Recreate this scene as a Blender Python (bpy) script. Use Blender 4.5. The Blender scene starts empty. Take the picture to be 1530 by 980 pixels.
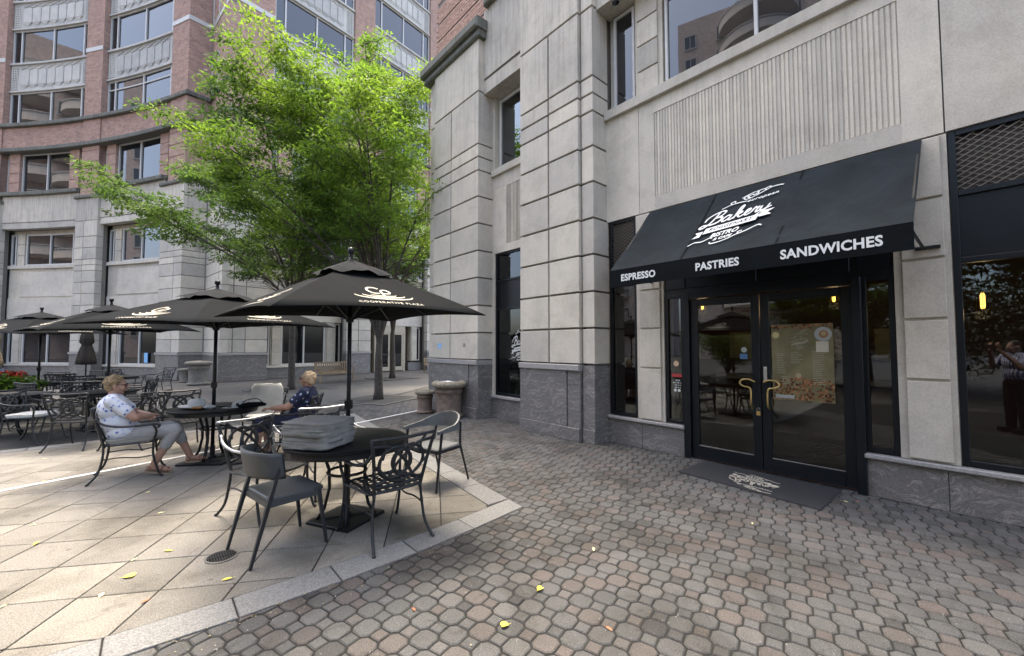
import bpy, bmesh, math, random
from mathutils import Vector, Matrix, Euler
import numpy as np
random.seed(7); rng = np.random.default_rng(5)
SC = bpy.context.scene; COL = SC.collection
PI = math.pi; R_ = math.radians
# ---------------------------------------------------------------- camera, sky, sun, exposure
CAMH = 1.6; YAW = math.atan(540/620.); PITCH = math.atan(27/620.)
cd = bpy.data.cameras.new('camera'); cam = bpy.data.objects.new('camera', cd); COL.objects.link(cam)
cd.sensor_width = 36; cd.lens = 36*620/1530.; cd.clip_start = 0.03; cd.clip_end = 600
cam.location = (0, 0, CAMH); cam.rotation_euler = (PI/2+PITCH, 0, -YAW); SC.camera = cam
SUN = Vector((.15, .30, 1.0)).normalized()
W_ = bpy.data.worlds.new('World'); SC.world = W_; W_.use_nodes = True
nt = W_.node_tree; bg = nt.nodes['Background']; sk = nt.nodes.new('ShaderNodeTexSky'); sk.sky_type = 'NISHITA'
sk.sun_disc = False; sk.sun_elevation = math.asin(SUN.z); sk.sun_rotation = math.atan2(SUN.x, SUN.y)
sk.air_density = .7; sk.dust_density = 5.0; sk.ozone_density = 1.0
nt.links.new(sk.outputs[0], bg.inputs[0]); bg.inputs[1].default_value = 0.15
sl = bpy.data.lights.new('sun', 'SUN'); so = bpy.data.objects.new('sun', sl); COL.objects.link(so)
sl.energy = .5; sl.angle = R_(10); sl.color = (1, .92, .80)
so.rotation_euler = SUN.to_track_quat('Z', 'Y').to_euler()
SC.view_settings.view_transform = 'Standard'; SC.view_settings.look = 'None'; SC.view_settings.gamma = 1
SC.view_settings.exposure = 2.85
SC.view_settings.use_white_balance = True; SC.view_settings.white_balance_temperature = 6950; SC.view_settings.white_balance_tint = 7
SC.render.engine = 'CYCLES'
# ---------------------------------------------------------------- materials
def newmat(n):
    m = bpy.data.materials.new(n); m.use_nodes = True; t = m.node_tree
    return m, t, t.nodes['Principled BSDF']
def N(t, ty, **k):
    n = t.nodes.new(ty)
    for a, v in k.items():
        if a.startswith('i_'):
            n.inputs[a[2:].replace('_', ' ')].default_value = v
        else: setattr(n, a, v)
    return n
def L(t, a, b): t.links.new(a, b)
def coord(t, kind='Object', scale=(1, 1, 1), rot=(0, 0, 0)):
    c = N(t, 'ShaderNodeTexCoord'); mp = N(t, 'ShaderNodeMapping')
    if kind == 'World':
        g = N(t, 'ShaderNodeNewGeometry'); L(t, g.outputs['Position'], mp.inputs[0])
    else: L(t, c.outputs[kind], mp.inputs[0])
    mp.inputs['Scale'].default_value = scale; mp.inputs['Rotation'].default_value = rot
    return mp.outputs[0]
def ramp(t, fac, stops):
    r = N(t, 'ShaderNodeValToRGB'); e = r.color_ramp.elements
    e[0].position = stops[0][0]; e[0].color = (*stops[0][1], 1); e[1].position = stops[-1][0]; e[1].color = (*stops[-1][1], 1)
    for p, c in stops[1:-1]:
        x = e.new(p); x.color = (*c, 1)
    L(t, fac, r.inputs[0]); return r.outputs[0]
def noise(t, vec, scale, detail=4, rough=.6, dist=0):
    n = N(t, 'ShaderNodeTexNoise'); n.inputs['Scale'].default_value = scale; n.inputs['Detail'].default_value = detail
    n.inputs['Roughness'].default_value = rough; n.inputs['Distortion'].default_value = dist
    if vec is not None: L(t, vec, n.inputs['Vector'])
    return n.outputs['Fac']
def mix(t, a, b, fac, blend='MIX'):
    m = N(t, 'ShaderNodeMix', data_type='RGBA', blend_type=blend)
    for s, v in ((m.inputs[6], a), (m.inputs[7], b)):
        if isinstance(v, tuple): s.default_value = (*v, 1)
        else: L(t, v, s)
    if isinstance(fac, (int, float)): m.inputs[0].default_value = fac
    else: L(t, fac, m.inputs[0])
    return m.outputs[2]
def bump(t, b, h, strength=.3, dist=.01):
    n = N(t, 'ShaderNodeBump'); n.inputs['Strength'].default_value = strength; n.inputs['Distance'].default_value = dist
    L(t, h, n.inputs['Height']); L(t, n.outputs[0], b.inputs['Normal'])
def math_(t, op, a, b=None):
    m = N(t, 'ShaderNodeMath', operation=op)
    for i, v in enumerate((a, b)):
        if v is None: continue
        if isinstance(v, (int, float)): m.inputs[i].default_value = v
        else: L(t, v, m.inputs[i])
    return m.outputs[0]
def simple(n, col, rough=.6, metal=0, var=.12, scale=8, bmp=0, spec=.5, coat=0):
    m, t, b = newmat(n); v = coord(t, 'World')
    f = noise(t, v, scale)
    c = ramp(t, f, [(.3, tuple(max(0, x*(1-var)) for x in col)), (.7, tuple(min(1, x*(1+var)) for x in col))])
    L(t, c, b.inputs['Base Color']); b.inputs['Roughness'].default_value = rough; b.inputs['Metallic'].default_value = metal
    b.inputs['Specular IOR Level'].default_value = spec; b.inputs['Coat Weight'].default_value = coat
    if bmp: bump(t, b, noise(t, v, scale*8, 3), bmp, .004)
    return m
def stone_mat(n, base, streak=.35, warm=(1, .98, .94)):
    m, t, b = newmat(n); w = coord(t, 'World'); oi = N(t, 'ShaderNodeObjectInfo')
    f1 = noise(t, w, .9, 5, .65); f2 = noise(t, w, 60, 3, .7)
    st = noise(t, coord(t, 'World', (7, 7, .35)), 1.6, 5, .7)
    c = ramp(t, f1, [(.3, tuple(x*.86 for x in base)), (.7, tuple(x*1.1*y for x, y in zip(base, warm)))])
    c = mix(t, c, ramp(t, f2, [(.35, (.72,)*3), (.6, (1,)*3)]), .55, 'MULTIPLY')
    c = mix(t, c, ramp(t, oi.outputs['Random'], [(0, (.80, .81, .82)), (.5, (.95, .95, .94)), (1, (1.08, 1.07, 1.04))]), 1.0, 'MULTIPLY')
    blot = noise(t, w, 2.7, 6, .7, .5); c = mix(t, c, ramp(t, blot, [(.38, (.80, .79, .76)), (.52, (1,)*3)]), .5, 'MULTIPLY')
    # rain streaks get stronger up the wall
    sx = N(t, 'ShaderNodeSeparateXYZ'); g = N(t, 'ShaderNodeNewGeometry'); L(t, g.outputs['Position'], sx.inputs[0])
    up = N(t, 'ShaderNodeMapRange'); up.inputs[1].default_value = 4; up.inputs[2].default_value = 9; L(t, sx.outputs['Z'], up.inputs[0])
    up.inputs[3].default_value = .1; up.inputs[4].default_value = 1
    k = math_(t, 'MULTIPLY', up.outputs[0], streak)
    c = mix(t, c, ramp(t, st, [(.34, (.36, .37, .37)), (.55, (1,)*3)]), k, 'MULTIPLY')
    L(t, c, b.inputs['Base Color']); b.inputs['Roughness'].default_value = .85; b.inputs['Specular IOR Level'].default_value = .25
    bump(t, b, f2, .25, .004); return m
LIME = stone_mat('limestone', (.56, .525, .46), .45)
LIMEW = stone_mat('limestone_weathered', (.54, .51, .455), .45)
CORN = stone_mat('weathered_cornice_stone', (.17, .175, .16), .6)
LIMEB = stone_mat('limestone_pale', (.55, .525, .475), .3)
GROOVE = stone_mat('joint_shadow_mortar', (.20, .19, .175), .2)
def granite():
    m, t, b = newmat('veined_grey_granite'); w = coord(t, 'World', (1, 1, 1), (.25, .15, 0))
    wr = noise(t, w, .9, 3, .6); sep = N(t, 'ShaderNodeVectorMath', operation='MULTIPLY_ADD'); L(t, w, sep.inputs[2])
    cb = N(t, 'ShaderNodeCombineXYZ'); L(t, wr, cb.inputs[0]); L(t, wr, cb.inputs[1]); L(t, wr, cb.inputs[2]); L(t, cb.outputs[0], sep.inputs[0]); sep.inputs[1].default_value = (1.6, 1.6, 1.4)
    mp = N(t, 'ShaderNodeMapping'); L(t, sep.outputs[0], mp.inputs[0]); mp.inputs['Scale'].default_value = (2.2, 2.2, 13)
    v1 = noise(t, mp.outputs[0], 1.4, 7, .72, .8)
    c = ramp(t, v1, [(.30, (.10, .10, .10)), (.44, (.16, .156, .15)), (.50, (.125, .12, .117)), (.545, (.19, .184, .176)), (.575, (.30, .288, .272)), (.61, (.16, .154, .148)), (.8, (.115, .11, .108))])
    f = noise(t, coord(t, 'World'), 45, 4, .8)
    c = mix(t, c, ramp(t, f, [(.35, (.6,)*3), (.7, (1.25, 1.2, 1.15))]), .8, 'MULTIPLY')
    f3 = noise(t, coord(t, 'World'), 2.2, 3)
    c = mix(t, c, (.22, .15, .12), math_(t, 'MULTIPLY', ramp(t, f3, [(.58, (0,)*3), (.75, (1,)*3)]), .3))
    L(t, c, b.inputs['Base Color']); b.inputs['Roughness'].default_value = .42
    return m
GRAN = granite()
GRANF = simple('grey_granite_trim', (.26, .25, .24), .6, var=.25, scale=40)
def brick_mat(n, c1, c2, mortar, bw=.21, bh=.075, groove=0):
    m, t, b = newmat(n); c = N(t, 'ShaderNodeUVMap'); br = N(t, 'ShaderNodeTexBrick')
    L(t, c.outputs[0], br.inputs['Vector']); br.inputs['Scale'].default_value = 1
    br.inputs['Brick Width'].default_value = bw; br.inputs['Row Height'].default_value = bh; br.inputs['Mortar Size'].default_value = .006
    br.inputs['Color1'].default_value = (*c1, 1); br.inputs['Color2'].default_value = (*c2, 1); br.inputs['Mortar'].default_value = (*mortar, 1)
    f = noise(t, c.outputs[0], 3.1, 6, .75)
    col = mix(t, br.outputs['Color'], ramp(t, f, [(.3, (.62, .58, .6)), (.72, (1.25, 1.22, 1.2))]), .75, 'MULTIPLY')
    L(t, col, b.inputs['Base Color']); b.inputs['Roughness'].default_value = .9; b.inputs['Specular IOR Level'].default_value = .2
    inv = math_(t, 'SUBTRACT', 1, br.outputs['Fac']); bump(t, b, inv, .5, .01)
    return m
BRICK = brick_mat('red_brown_brick', (.40, .255, .20), (.28, .185, .15), (.38, .33, .29))
BRICKP = brick_mat('pink_brick', (.42, .28, .22), (.34, .225, .18), (.38, .33, .29))
def rnd_mat(n, stops, rough=.85, fine=70, dirt=None, bmp=.35, spec=.3, spots=0):
    m, t, b = newmat(n); oi = N(t, 'ShaderNodeObjectInfo'); g = N(t, 'ShaderNodeNewGeometry')
    r = math_(t, 'FRACT', math_(t, 'ADD', oi.outputs['Random'], g.outputs['Random Per Island']))
    c = ramp(t, r, stops); c.node.color_ramp.interpolation = 'LINEAR'
    w = coord(t, 'World'); f = noise(t, w, fine, 4, .8)
    c = mix(t, c, ramp(t, f, [(.33, (.42,)*3), (.5, (1,)*3), (.66, (1.75,)*3)]), .85, 'MULTIPLY')
    if dirt:
        d = noise(t, w, dirt, 5, .65, .6); c = mix(t, c, ramp(t, d, [(.32, (.42, .4, .36)), (.55, (1,)*3)]), .75, 'MULTIPLY')
    if spots:
        d2 = noise(t, w, 5.5, 4, .7, 1.2); c = mix(t, c, ramp(t, d2, [(.28, (.5, .48, .44)), (.42, (1,)*3)]), .7, 'MULTIPLY')
        vo = N(t, 'ShaderNodeTexVoronoi'); vo.inputs['Scale'].default_value = 3.1; L(t, w, vo.inputs['Vector']); vn = math_(t, 'ADD', vo.outputs['Distance'], math_(t, 'MULTIPLY', noise(t, w, 14, 2), .10))
        c = mix(t, c, ramp(t, vn, [(.085, (.45, .44, .42)), (.11, (1,)*3)]), .8, 'MULTIPLY')
        d3 = noise(t, w, 21, 3, .55, 2.5); c = mix(t, c, (.42, .42, .39), math_(t, 'MULTIPLY', ramp(t, d3, [(.70, (0,)*3), (.74, (1,)*3)]), .5))
    L(t, c, b.inputs['Base Color']); b.inputs['Roughness'].default_value = rough; b.inputs['Specular IOR Level'].default_value = spec
    bump(t, b, f, bmp, .003); return m
PAVER = rnd_mat('concrete_paver', [(0, (.052, .052, .050)), (.12, (.083, .083, .080)), (.45, (.070, .070, .067)), (.66, (.094, .092, .087)), (.76, (.088, .078, .071)), (.86, (.076, .068, .062)), (.93, (.096, .082, .074)), (.96, (.050, .049, .047)), (1, (.050, .049, .047))], dirt=1.3, spots=1, fine=150)
SLAB = rnd_mat('buff_concrete_slab', [(0, (.135, .126, .108)), (.5, (.16, .15, .132)), (1, (.185, .172, .147))], dirt=1.1, spots=1, fine=110)
KERB = rnd_mat('speckled_grey_granite', [(0, (.145, .145, .14)), (1, (.175, .174, .167))], fine=120)
BRK = rnd_mat('salmon_brick', [(0, (.36, .23, .18)), (.5, (.42, .27, .21)), (1, (.33, .205, .165))], fine=30)
JOINT = simple('sandy_joint_dirt', (.013, .013, .011), .95, var=.4, scale=5)
CONC = simple('plain_concrete', (.085, .083, .077), .9, var=.15, scale=1.5, bmp=.2)
SOIL = simple('tree_pit_gravel', (.045, .042, .036), .95, var=.5, scale=25, bmp=.5)
GLINT = simple('painted_sun_glint', (.72, .71, .68), .7, var=.08)  # white that stands in for a sun glint on the paving
def glass_dark():
    m, t, b = newmat('dark_reflective_window_glass')
    b.inputs['Base Color'].default_value = (.008, .010, .012, 1); b.inputs['Roughness'].default_value = .015
    b.inputs['IOR'].default_value = 1.85; b.inputs['Specular IOR Level'].default_value = .5
    bump(t, b, noise(t, coord(t, 'World'), .8, 2), .03, .02); return m
GLD = glass_dark(); GLN = glass_dark(); GLN.name = 'dark_ground_floor_glass'; GLN.node_tree.nodes['Principled BSDF'].inputs['IOR'].default_value = 1.45
def glass_clear(n, ior, tint):
    m, t, b = newmat(n); t.nodes.remove(b); out = t.nodes['Material Output']
    tr = N(t, 'ShaderNodeBsdfTransparent'); tr.inputs[0].default_value = (*tint, 1)
    gl = N(t, 'ShaderNodeBsdfGlossy'); gl.inputs['Roughness'].default_value = .01; gl.inputs['Color'].default_value = (.9, .97, 1, 1)
    fr = N(t, 'ShaderNodeFresnel'); fr.inputs['IOR'].default_value = ior
    ms = N(t, 'ShaderNodeMixShader'); L(t, fr.outputs[0], ms.inputs[0]); L(t, tr.outputs[0], ms.inputs[1]); L(t, gl.outputs[0], ms.inputs[2])
    L(t, ms.outputs[0], out.inputs[0]); return m
GLC = glass_clear('shop_window_glass', 1.62, (.42, .45, .45))
GLU = glass_clear('upper_window_glass', 2.4, (.10, .12, .13))
BLK = simple('black_powder_coated_metal', (.006, .007, .008), .42, var=.2, spec=.35)
FRM = simple('navy_black_window_metal', (.003, .005, .0075), .4, var=.15, spec=.3)
CAST = simple('charcoal_cast_aluminium', (.018, .020, .023), .42, .2, var=.25, scale=30)
CASTW = simple('worn_silver_aluminium', (.42, .43, .44), .38, .7, var=.2, scale=20)
RESIN = simple('grey_resin', (.045, .049, .050), .5, var=.12, scale=12)
RESINL = simple('light_grey_resin', (.11, .117, .118), .5, var=.12, scale=12)
def canvas_mat(n, col):
    m, t, b = newmat(n); w = coord(t, 'World'); f = noise(t, w, 1.7, 6, .7, .4); g = noise(t, w, 240, 2, .8)
    c = ramp(t, f, [(.3, tuple(x*.75 for x in col)), (.7, tuple(x*1.45 for x in col))])
    c = mix(t, c, ramp(t, g, [(.35, (.7,)*3), (.65, (1.3,)*3)]), .5, 'MULTIPLY')
    L(t, c, b.inputs['Base Color']); b.inputs['Roughness'].default_value = .95; b.inputs['Specular IOR Level'].default_value = .12
    b.inputs['Sheen Weight'].default_value = .0
    bump(t, b, noise(t, w, 5, 3), .25, .02); return m
CANV = canvas_mat('black_umbrella_canvas', (.0032, .0044, .0054))
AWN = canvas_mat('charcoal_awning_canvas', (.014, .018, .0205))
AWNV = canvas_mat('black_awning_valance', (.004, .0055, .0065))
CUSH = canvas_mat('grey_seat_cushion_fabric', (.215, .208, .188))
CUSHP = canvas_mat('pale_seat_cushion_fabric', (.42, .42, .40))
TAUPE = canvas_mat('taupe_umbrella_cover', (.035, .030, .026)); BEIGE = canvas_mat('beige_umbrella_cover', (.20, .155, .10))
WHITE = simple('white_print', (.62, .64, .62), .7, var=.03)
CREAM = simple('cream_print', (.48, .44, .35), .8, var=.1, scale=60)
MULL = simple('pale_painted_window_metal', (.46, .46, .44), .5, var=.05)
TAN = simple('tan_painted_door_metal', (.36, .32, .24), .5, var=.08)
BRASS = simple('brushed_brass', (.55, .40, .16), .3, .9, var=.15)
TEAK = simple('weathered_teak', (.22, .165, .105), .75, var=.25, scale=18, bmp=.3)
TERRA = simple('weathered_terracotta_concrete', (.15, .112, .085), .9, var=.35, scale=9, bmp=.4)
TERRAR = simple('mossy_concrete_rim', (.22, .195, .145), .9, var=.4, scale=16, bmp=.5)
GREYC = simple('grey_beige_concrete', (.15, .14, .12), .9, var=.2, scale=9, bmp=.4)
STEEL = simple('stainless_steel', (.6, .62, .66), .22, 1, var=.1)
RUBB = simple('ribbed_dark_rubber', (.016, .017, .019), .9, var=.3, scale=90, bmp=.5)
SKIN = simple('skin', (.36, .205, .145), .55, var=.14, scale=25)
HAIR = simple('short_blond_hair', (.235, .165, .09), .85, var=.75, scale=60, bmp=1)
SANDAL = simple('brown_sandal_leather', (.22, .10, .055), .6)
SOLE = simple('tan_cork_sole', (.28, .21, .15), .8)
BARK = simple('grey_brown_bark', (.055, .048, .040), .95, var=.45, scale=14, bmp=.9)
YEL = simple('yellow_fallen_leaf', (.72, .60, .07), .7, var=.1); YELP = simple('pale_yellow_fallen_leaf', (.66, .62, .30), .7)
BRN = simple('brown_fallen_leaf', (.33, .14, .07), .8)
def leaf_mat(n, a, b_, tr):
    m, t, b = newmat(n); t.nodes.remove(b); out = t.nodes['Material Output']
    g = N(t, 'ShaderNodeNewGeometry'); c = ramp(t, g.outputs['Random Per Island'], [(0, a), (1, b_)])
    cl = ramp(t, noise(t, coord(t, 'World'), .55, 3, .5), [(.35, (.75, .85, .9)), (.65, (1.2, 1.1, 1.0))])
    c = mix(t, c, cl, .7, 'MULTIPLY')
    d = N(t, 'ShaderNodeBsdfPrincipled'); L(t, c, d.inputs['Base Color']); d.inputs['Roughness'].default_value = .6; d.inputs['Specular IOR Level'].default_value = .3
    tl = N(t, 'ShaderNodeBsdfTranslucent'); L(t, mix(t, c, tr, 1.0, 'MULTIPLY'), tl.inputs[0])
    ms = N(t, 'ShaderNodeMixShader'); ms.inputs[0].default_value = .5; L(t, d.outputs[0], ms.inputs[1]); L(t, tl.outputs[0], ms.inputs[2])
    L(t, ms.outputs[0], out.inputs[0]); return m
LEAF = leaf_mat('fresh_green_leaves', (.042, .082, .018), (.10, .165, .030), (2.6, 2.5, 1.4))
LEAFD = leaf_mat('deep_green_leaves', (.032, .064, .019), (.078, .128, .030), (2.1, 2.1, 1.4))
def print_mat(n, bgc, blotches, scale):
    m, t, b = newmat(n); v = coord(t, 'Object'); c = bgc
    vo = N(t, 'ShaderNodeTexVoronoi'); vo.inputs['Scale'].default_value = scale; L(t, v, vo.inputs['Vector'])
    nz = noise(t, v, scale*1.6, 3, .6)
    s = math_(t, 'ADD', vo.outputs['Distance'], math_(t, 'MULTIPLY', nz, .55))
    cc = ramp(t, s, blotches); L(t, cc, b.inputs['Base Color']); b.inputs['Roughness'].default_value = .85; return m
BLOUSE = print_mat('white_blouse_with_blue_flowers', None, [(.44, (.07, .10, .30)), (.53, (.22, .29, .55)), (.60, (.55, .58, .66)), (1, (.62, .64, .69))], 19)
NAVYD = print_mat('navy_top_with_pale_flowers', None, [(.40, (.36, .40, .52)), (.46, (.25, .30, .42)), (.49, (.010, .016, .05)), (1, (.008, .012, .04))], 13)
PANTS = canvas_mat('light_grey_trousers', (.27, .265, .26)); NAVYP = canvas_mat('navy_trousers', (.03, .035, .06))
def emis(n, col, s):
    m, t, b = newmat(n); b.inputs['Base Color'].default_value = (*col, 1); b.inputs['Emission Color'].default_value = (*col, 1); b.inputs['Emission Strength'].default_value = s; return m
BULB = emis('warm_lamp_filament', (1, .50, .10), 2.6)
# ---------------------------------------------------------------- mesh helpers
class MB:
    def __init__(s): s.v = []; s.f = []; s.uv = []; s.mi = []; s.cur = 0
    def face(s, idx, uv=None):
        s.f.append(tuple(idx)); s.uv.append(uv); s.mi.append(s.cur)
    def add(s, vs, fs):
        b = len(s.v); s.v += [tuple(v) for v in vs]
        for f in fs: s.face([b+i for i in f])
        return s
    def box(s, x0, x1, y0, y1, z0, z1):
        return s.add([(x, y, z) for z in (z0, z1) for x, y in ((x0, y0), (x1, y0), (x1, y1), (x0, y1))],
                     [(3, 2, 1, 0), (4, 5, 6, 7), (0, 1, 5, 4), (1, 2, 6, 5), (2, 3, 7, 6), (3, 0, 4, 7)])
    def obox(s, c, h, rz=0, rx=0, ry=0):
        m = Euler((rx, ry, rz)).to_matrix(); c = Vector(c)
        return s.add([c+m@Vector((x*h[0], y*h[1], z*h[2])) for z in (-1, 1) for x, y in ((-1, -1), (1, -1), (1, 1), (-1, 1))],
                     [(3, 2, 1, 0), (4, 5, 6, 7), (0, 1, 5, 4), (1, 2, 6, 5), (2, 3, 7, 6), (3, 0, 4, 7)])
    def tube(s, pts, r, n=6, cap=True, flat=1, up=None):
        pts = [Vector(p) for p in pts]; rs = r if hasattr(r, '__len__') else [r]*len(pts); rings = []; base = len(s.v)
        a = None
        for i, p in enumerate(pts):
            d = (pts[min(i+1, len(pts)-1)]-pts[max(i-1, 0)]).normalized()
            if a is None:
                a = Vector(up) if up else (Vector((0, 0, 1)) if abs(d.z) < .9 else Vector((1, 0, 0)))
            a = (a-d*a.dot(d)); a = a.normalized() if a.length > 1e-6 else d.orthogonal().normalized(); b = d.cross(a)
            for k in range(n):
                th = 2*PI*(k+.5)/n; s.v.append(tuple(p+a*(math.cos(th)*rs[i]*flat)+b*(math.sin(th)*rs[i])))
        m = len(pts)
        for i in range(m-1):
            for k in range(n):
                k2 = (k+1) % n; s.face((base+i*n+k, base+i*n+k2, base+(i+1)*n+k2, base+(i+1)*n+k))
        if cap: s.face([base+k for k in range(n)][::-1]); s.face([base+(m-1)*n+k for k in range(n)])
        return s
    def lathe(s, prof, c=(0, 0, 0), n=24):
        b = len(s.v)
        for r, z in prof:
            for k in range(n):
                th = 2*PI*k/n; s.v.append((c[0]+r*math.cos(th), c[1]+r*math.sin(th), c[2]+z))
        for i in range(len(prof)-1):
            for k in range(n):
                k2 = (k+1) % n; s.face((b+i*n+k, b+i*n+k2, b+(i+1)*n+k2, b+(i+1)*n+k))
        s.face([b+k for k in range(n)][::-1]); s.face([b+(len(prof)-1)*n+k for k in range(n)]); return s
    def ball(s, c, r, n=10, m=6, e=(1, 1, 1)):
        return s.lathe_e([(math.sin(PI*i/m), -math.cos(PI*i/m)) for i in range(m+1)], c, r, n, e)
    def lathe_e(s, prof, c, r, n, e):
        b = len(s.v)
        for q, z in prof:
            q = max(q, 1e-3)
            for k in range(n):
                th = 2*PI*k/n; s.v.append((c[0]+r*e[0]*q*math.cos(th), c[1]+r*e[1]*q*math.sin(th), c[2]+r*e[2]*z))
        for i in range(len(prof)-1):
            for k in range(n):
                k2 = (k+1) % n; s.face((b+i*n+k, b+i*n+k2, b+(i+1)*n+k2, b+(i+1)*n+k))
        return s
    # a box on a facade: F(s, z, o) -> point, o = distance out of the wall; c = chamfer of the front edge
    def fbox(s, F, s0, s1, z0, z1, o0, o1, c=0, step=None):
        n = max(1, int(math.ceil(abs(s1-s0)/step))) if step else 1
        b = len(s.v); lv = [(z0, z1, o0, 0)] + ([(z0, z1, o1-c, 0), (z0+c, z1-c, o1, c)] if c else [(z0, z1, o1, 0)])
        K = len(lv)
        for (za, zb, o, ci) in lv:
            for i in range(n+1):
                q = s0+ci+(s1-s0-2*ci)*i/n
                s.v.append(tuple(F(q, za, o))); s.v.append(tuple(F(q, zb, o)))
        M = 2*(n+1)
        def id_(l, i, t): return b+l*M+2*i+t
        def quad(a, q, z):  # a = ids, with uv from (s,z)
            s.face(a, [(x, y) for x, y in zip(q, z)])
        S = [s0+(s1-s0)*i/n for i in range(n+1)]
        for i in range(n):
            quad((id_(0, i, 0), id_(0, i, 1), id_(0, i+1, 1), id_(0, i+1, 0)), (S[i], S[i], S[i+1], S[i+1]), (z0, z1, z1, z0))
            quad((id_(K-1, i, 0), id_(K-1, i+1, 0), id_(K-1, i+1, 1), id_(K-1, i, 1)), (S[i], S[i+1], S[i+1], S[i]), (z0, z0, z1, z1))
            for l in range(K-1):
                for t in (0, 1):
                    quad((id_(l, i, t), id_(l, i+1, t), id_(l+1, i+1, t), id_(l+1, i, t)), (S[i], S[i+1], S[i+1], S[i]), (0, 0, .3, .3))
        for l in range(K-1):
            d = abs(o1-o0)
            for i in (0, n):
                q = S[i]; quad((id_(l, i, 0), id_(l, i, 1), id_(l+1, i, 1), id_(l+1, i, 0)), (q, q, q+d, q+d), (z0, z1, z1, z0))
        return s
    def mesh(s, name, mats=None, off=None, smooth=False):
        me = bpy.data.meshes.new(name); vs = s.v
        if off is not None: vs = [(x-off[0], y-off[1], z-off[2]) for x, y, z in vs]
        me.from_pydata(vs, [], s.f)
        if any(u is not None for u in s.uv):
            l = me.uv_layers.new(name='UVMap'); k = 0
            for f, u in zip(s.f, s.uv):
                for j in range(len(f)):
                    if u is not None: l.data[k].uv = u[j]
                    k += 1
        bm = bmesh.new(); bm.from_mesh(me); bmesh.ops.recalc_face_normals(bm, faces=bm.faces); bm.to_mesh(me); bm.free()
        for m in (mats if isinstance(mats, (list, tuple)) else [mats]):
            if m: me.materials.append(m)
        if len(set(s.mi)) > 1: me.polygons.foreach_set('material_index', s.mi)
        if smooth: me.polygons.foreach_set('use_smooth', [True]*len(me.polygons))
        return me
    def build(s, name, mat, parent=None, smooth=False, off='auto', kind=None, loc=None):
        if off == 'auto': off = OFF.get(root_of(parent)) if parent is not None else None
        return link(name, s.mesh(name, mat, off, smooth), parent, kind, loc)
OFF = {}
def root_of(o):
    while o is not None and o.parent is not None: o = o.parent
    return o
def link(name, data, parent=None, kind=None, loc=None):
    o = bpy.data.objects.new(name, data); COL.objects.link(o)
    if parent is not None: o.parent = parent
    if kind: o['kind'] = kind
    if loc is not None: o.location = loc
    return o
def thing(name, label, cat, loc=(0, 0, 0), rz=0, group=None, world=False, data=None):
    o = link(name, data); o.location = loc; o.rotation_euler = (0, 0, rz); o['label'] = label; o['category'] = cat
    if data is None: o.empty_display_size = .2
    if group: o['group'] = group
    if world: OFF[o] = Vector(loc)
    return o
def tag(o, label, cat, group=None):
    o['label'] = label; o['category'] = cat
    if group: o['group'] = group
    return o
KIDS = {}
def dup(o, loc, rz=0, label=None, group=None):
    def rec(x, par):
        c = x.copy(); COL.objects.link(c)
        if par is not None: c.parent = par
        for ch in x.children: rec(ch, c)
        return c
    c = rec(o, None); c.location = loc; c.rotation_euler = (0, 0, rz)
    if label: c['label'] = label
    if group: c['group'] = group
    return c
def shade(o): o.data.polygons.foreach_set('use_smooth', [True]*len(o.data.polygons)); return o
def face_to(dx, dy): return math.atan2(dy, dx)-PI/2      # local +y faces (dx,dy)
def text_mesh(s, size, extr=.0015, off=0, sx=1, shear=0, space=1):
    cu = bpy.data.curves.new('lettering', 'FONT'); cu.body = s; cu.size = size; cu.align_x = 'CENTER'; cu.align_y = 'CENTER'
    cu.extrude = extr; cu.offset = off; cu.shear = shear; cu.space_character = space; cu.resolution_u = 3
    o = bpy.data.objects.new('lettering', cu); COL.objects.link(o); dg = bpy.context.evaluated_depsgraph_get(); dg.update()
    me = bpy.data.meshes.new_from_object(o.evaluated_get(dg)); bpy.data.objects.remove(o); bpy.data.curves.remove(cu)
    return [(v.co.x*sx, v.co.y, v.co.z) for v in me.vertices], [tuple(p.vertices) for p in me.polygons]
def ribbon(mb, pts, w, M, th=.0015):
    """flat stroke in the (x,y) plane mapped by M(x,y,h)"""
    pts = [Vector(p) for p in pts]; n = len(pts); b = len(mb.v)
    ws = w if hasattr(w, '__len__') else [w]*n
    for i, p in enumerate(pts):
        d = (pts[min(i+1, n-1)]-pts[max(i-1, 0)]); d = d.normalized() if d.length > 1e-9 else Vector((1, 0)); q = Vector((-d.y, d.x))*ws[i]/2
        for a in (p-q, p+q):
            mb.v.append(tuple(M(a.x, a.y, 0))); mb.v.append(tuple(M(a.x, a.y, th)))
    for i in range(n-1):
        k = b+4*i; mb.face((k, k+4, k+5, k+1)); mb.face((k+2, k+3, k+7, k+6)); mb.face((k+1, k+5, k+7, k+3)); mb.face((k, k+2, k+6, k+4))
    mb.face((b, b+1, b+3, b+2)); k = b+4*(n-1); mb.face((k, k+2, k+3, k+1))
def spl(pts, n=6):
    """smooth curve through points (Catmull-Rom)"""
    P = [Vector(p) for p in pts]; P = [P[0]*2-P[1]]+P+[P[-1]*2-P[-2]]; out = []
    for i in range(1, len(P)-2):
        for k in range(n):
            t = k/n; a, b, c, d = P[i-1], P[i], P[i+1], P[i+2]
            out.append(.5*((2*b)+(c-a)*t+(2*a-5*b+4*c-d)*t*t+(3*b-a-3*c+d)*t**3))
    out.append(P[-2]); return out
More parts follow.
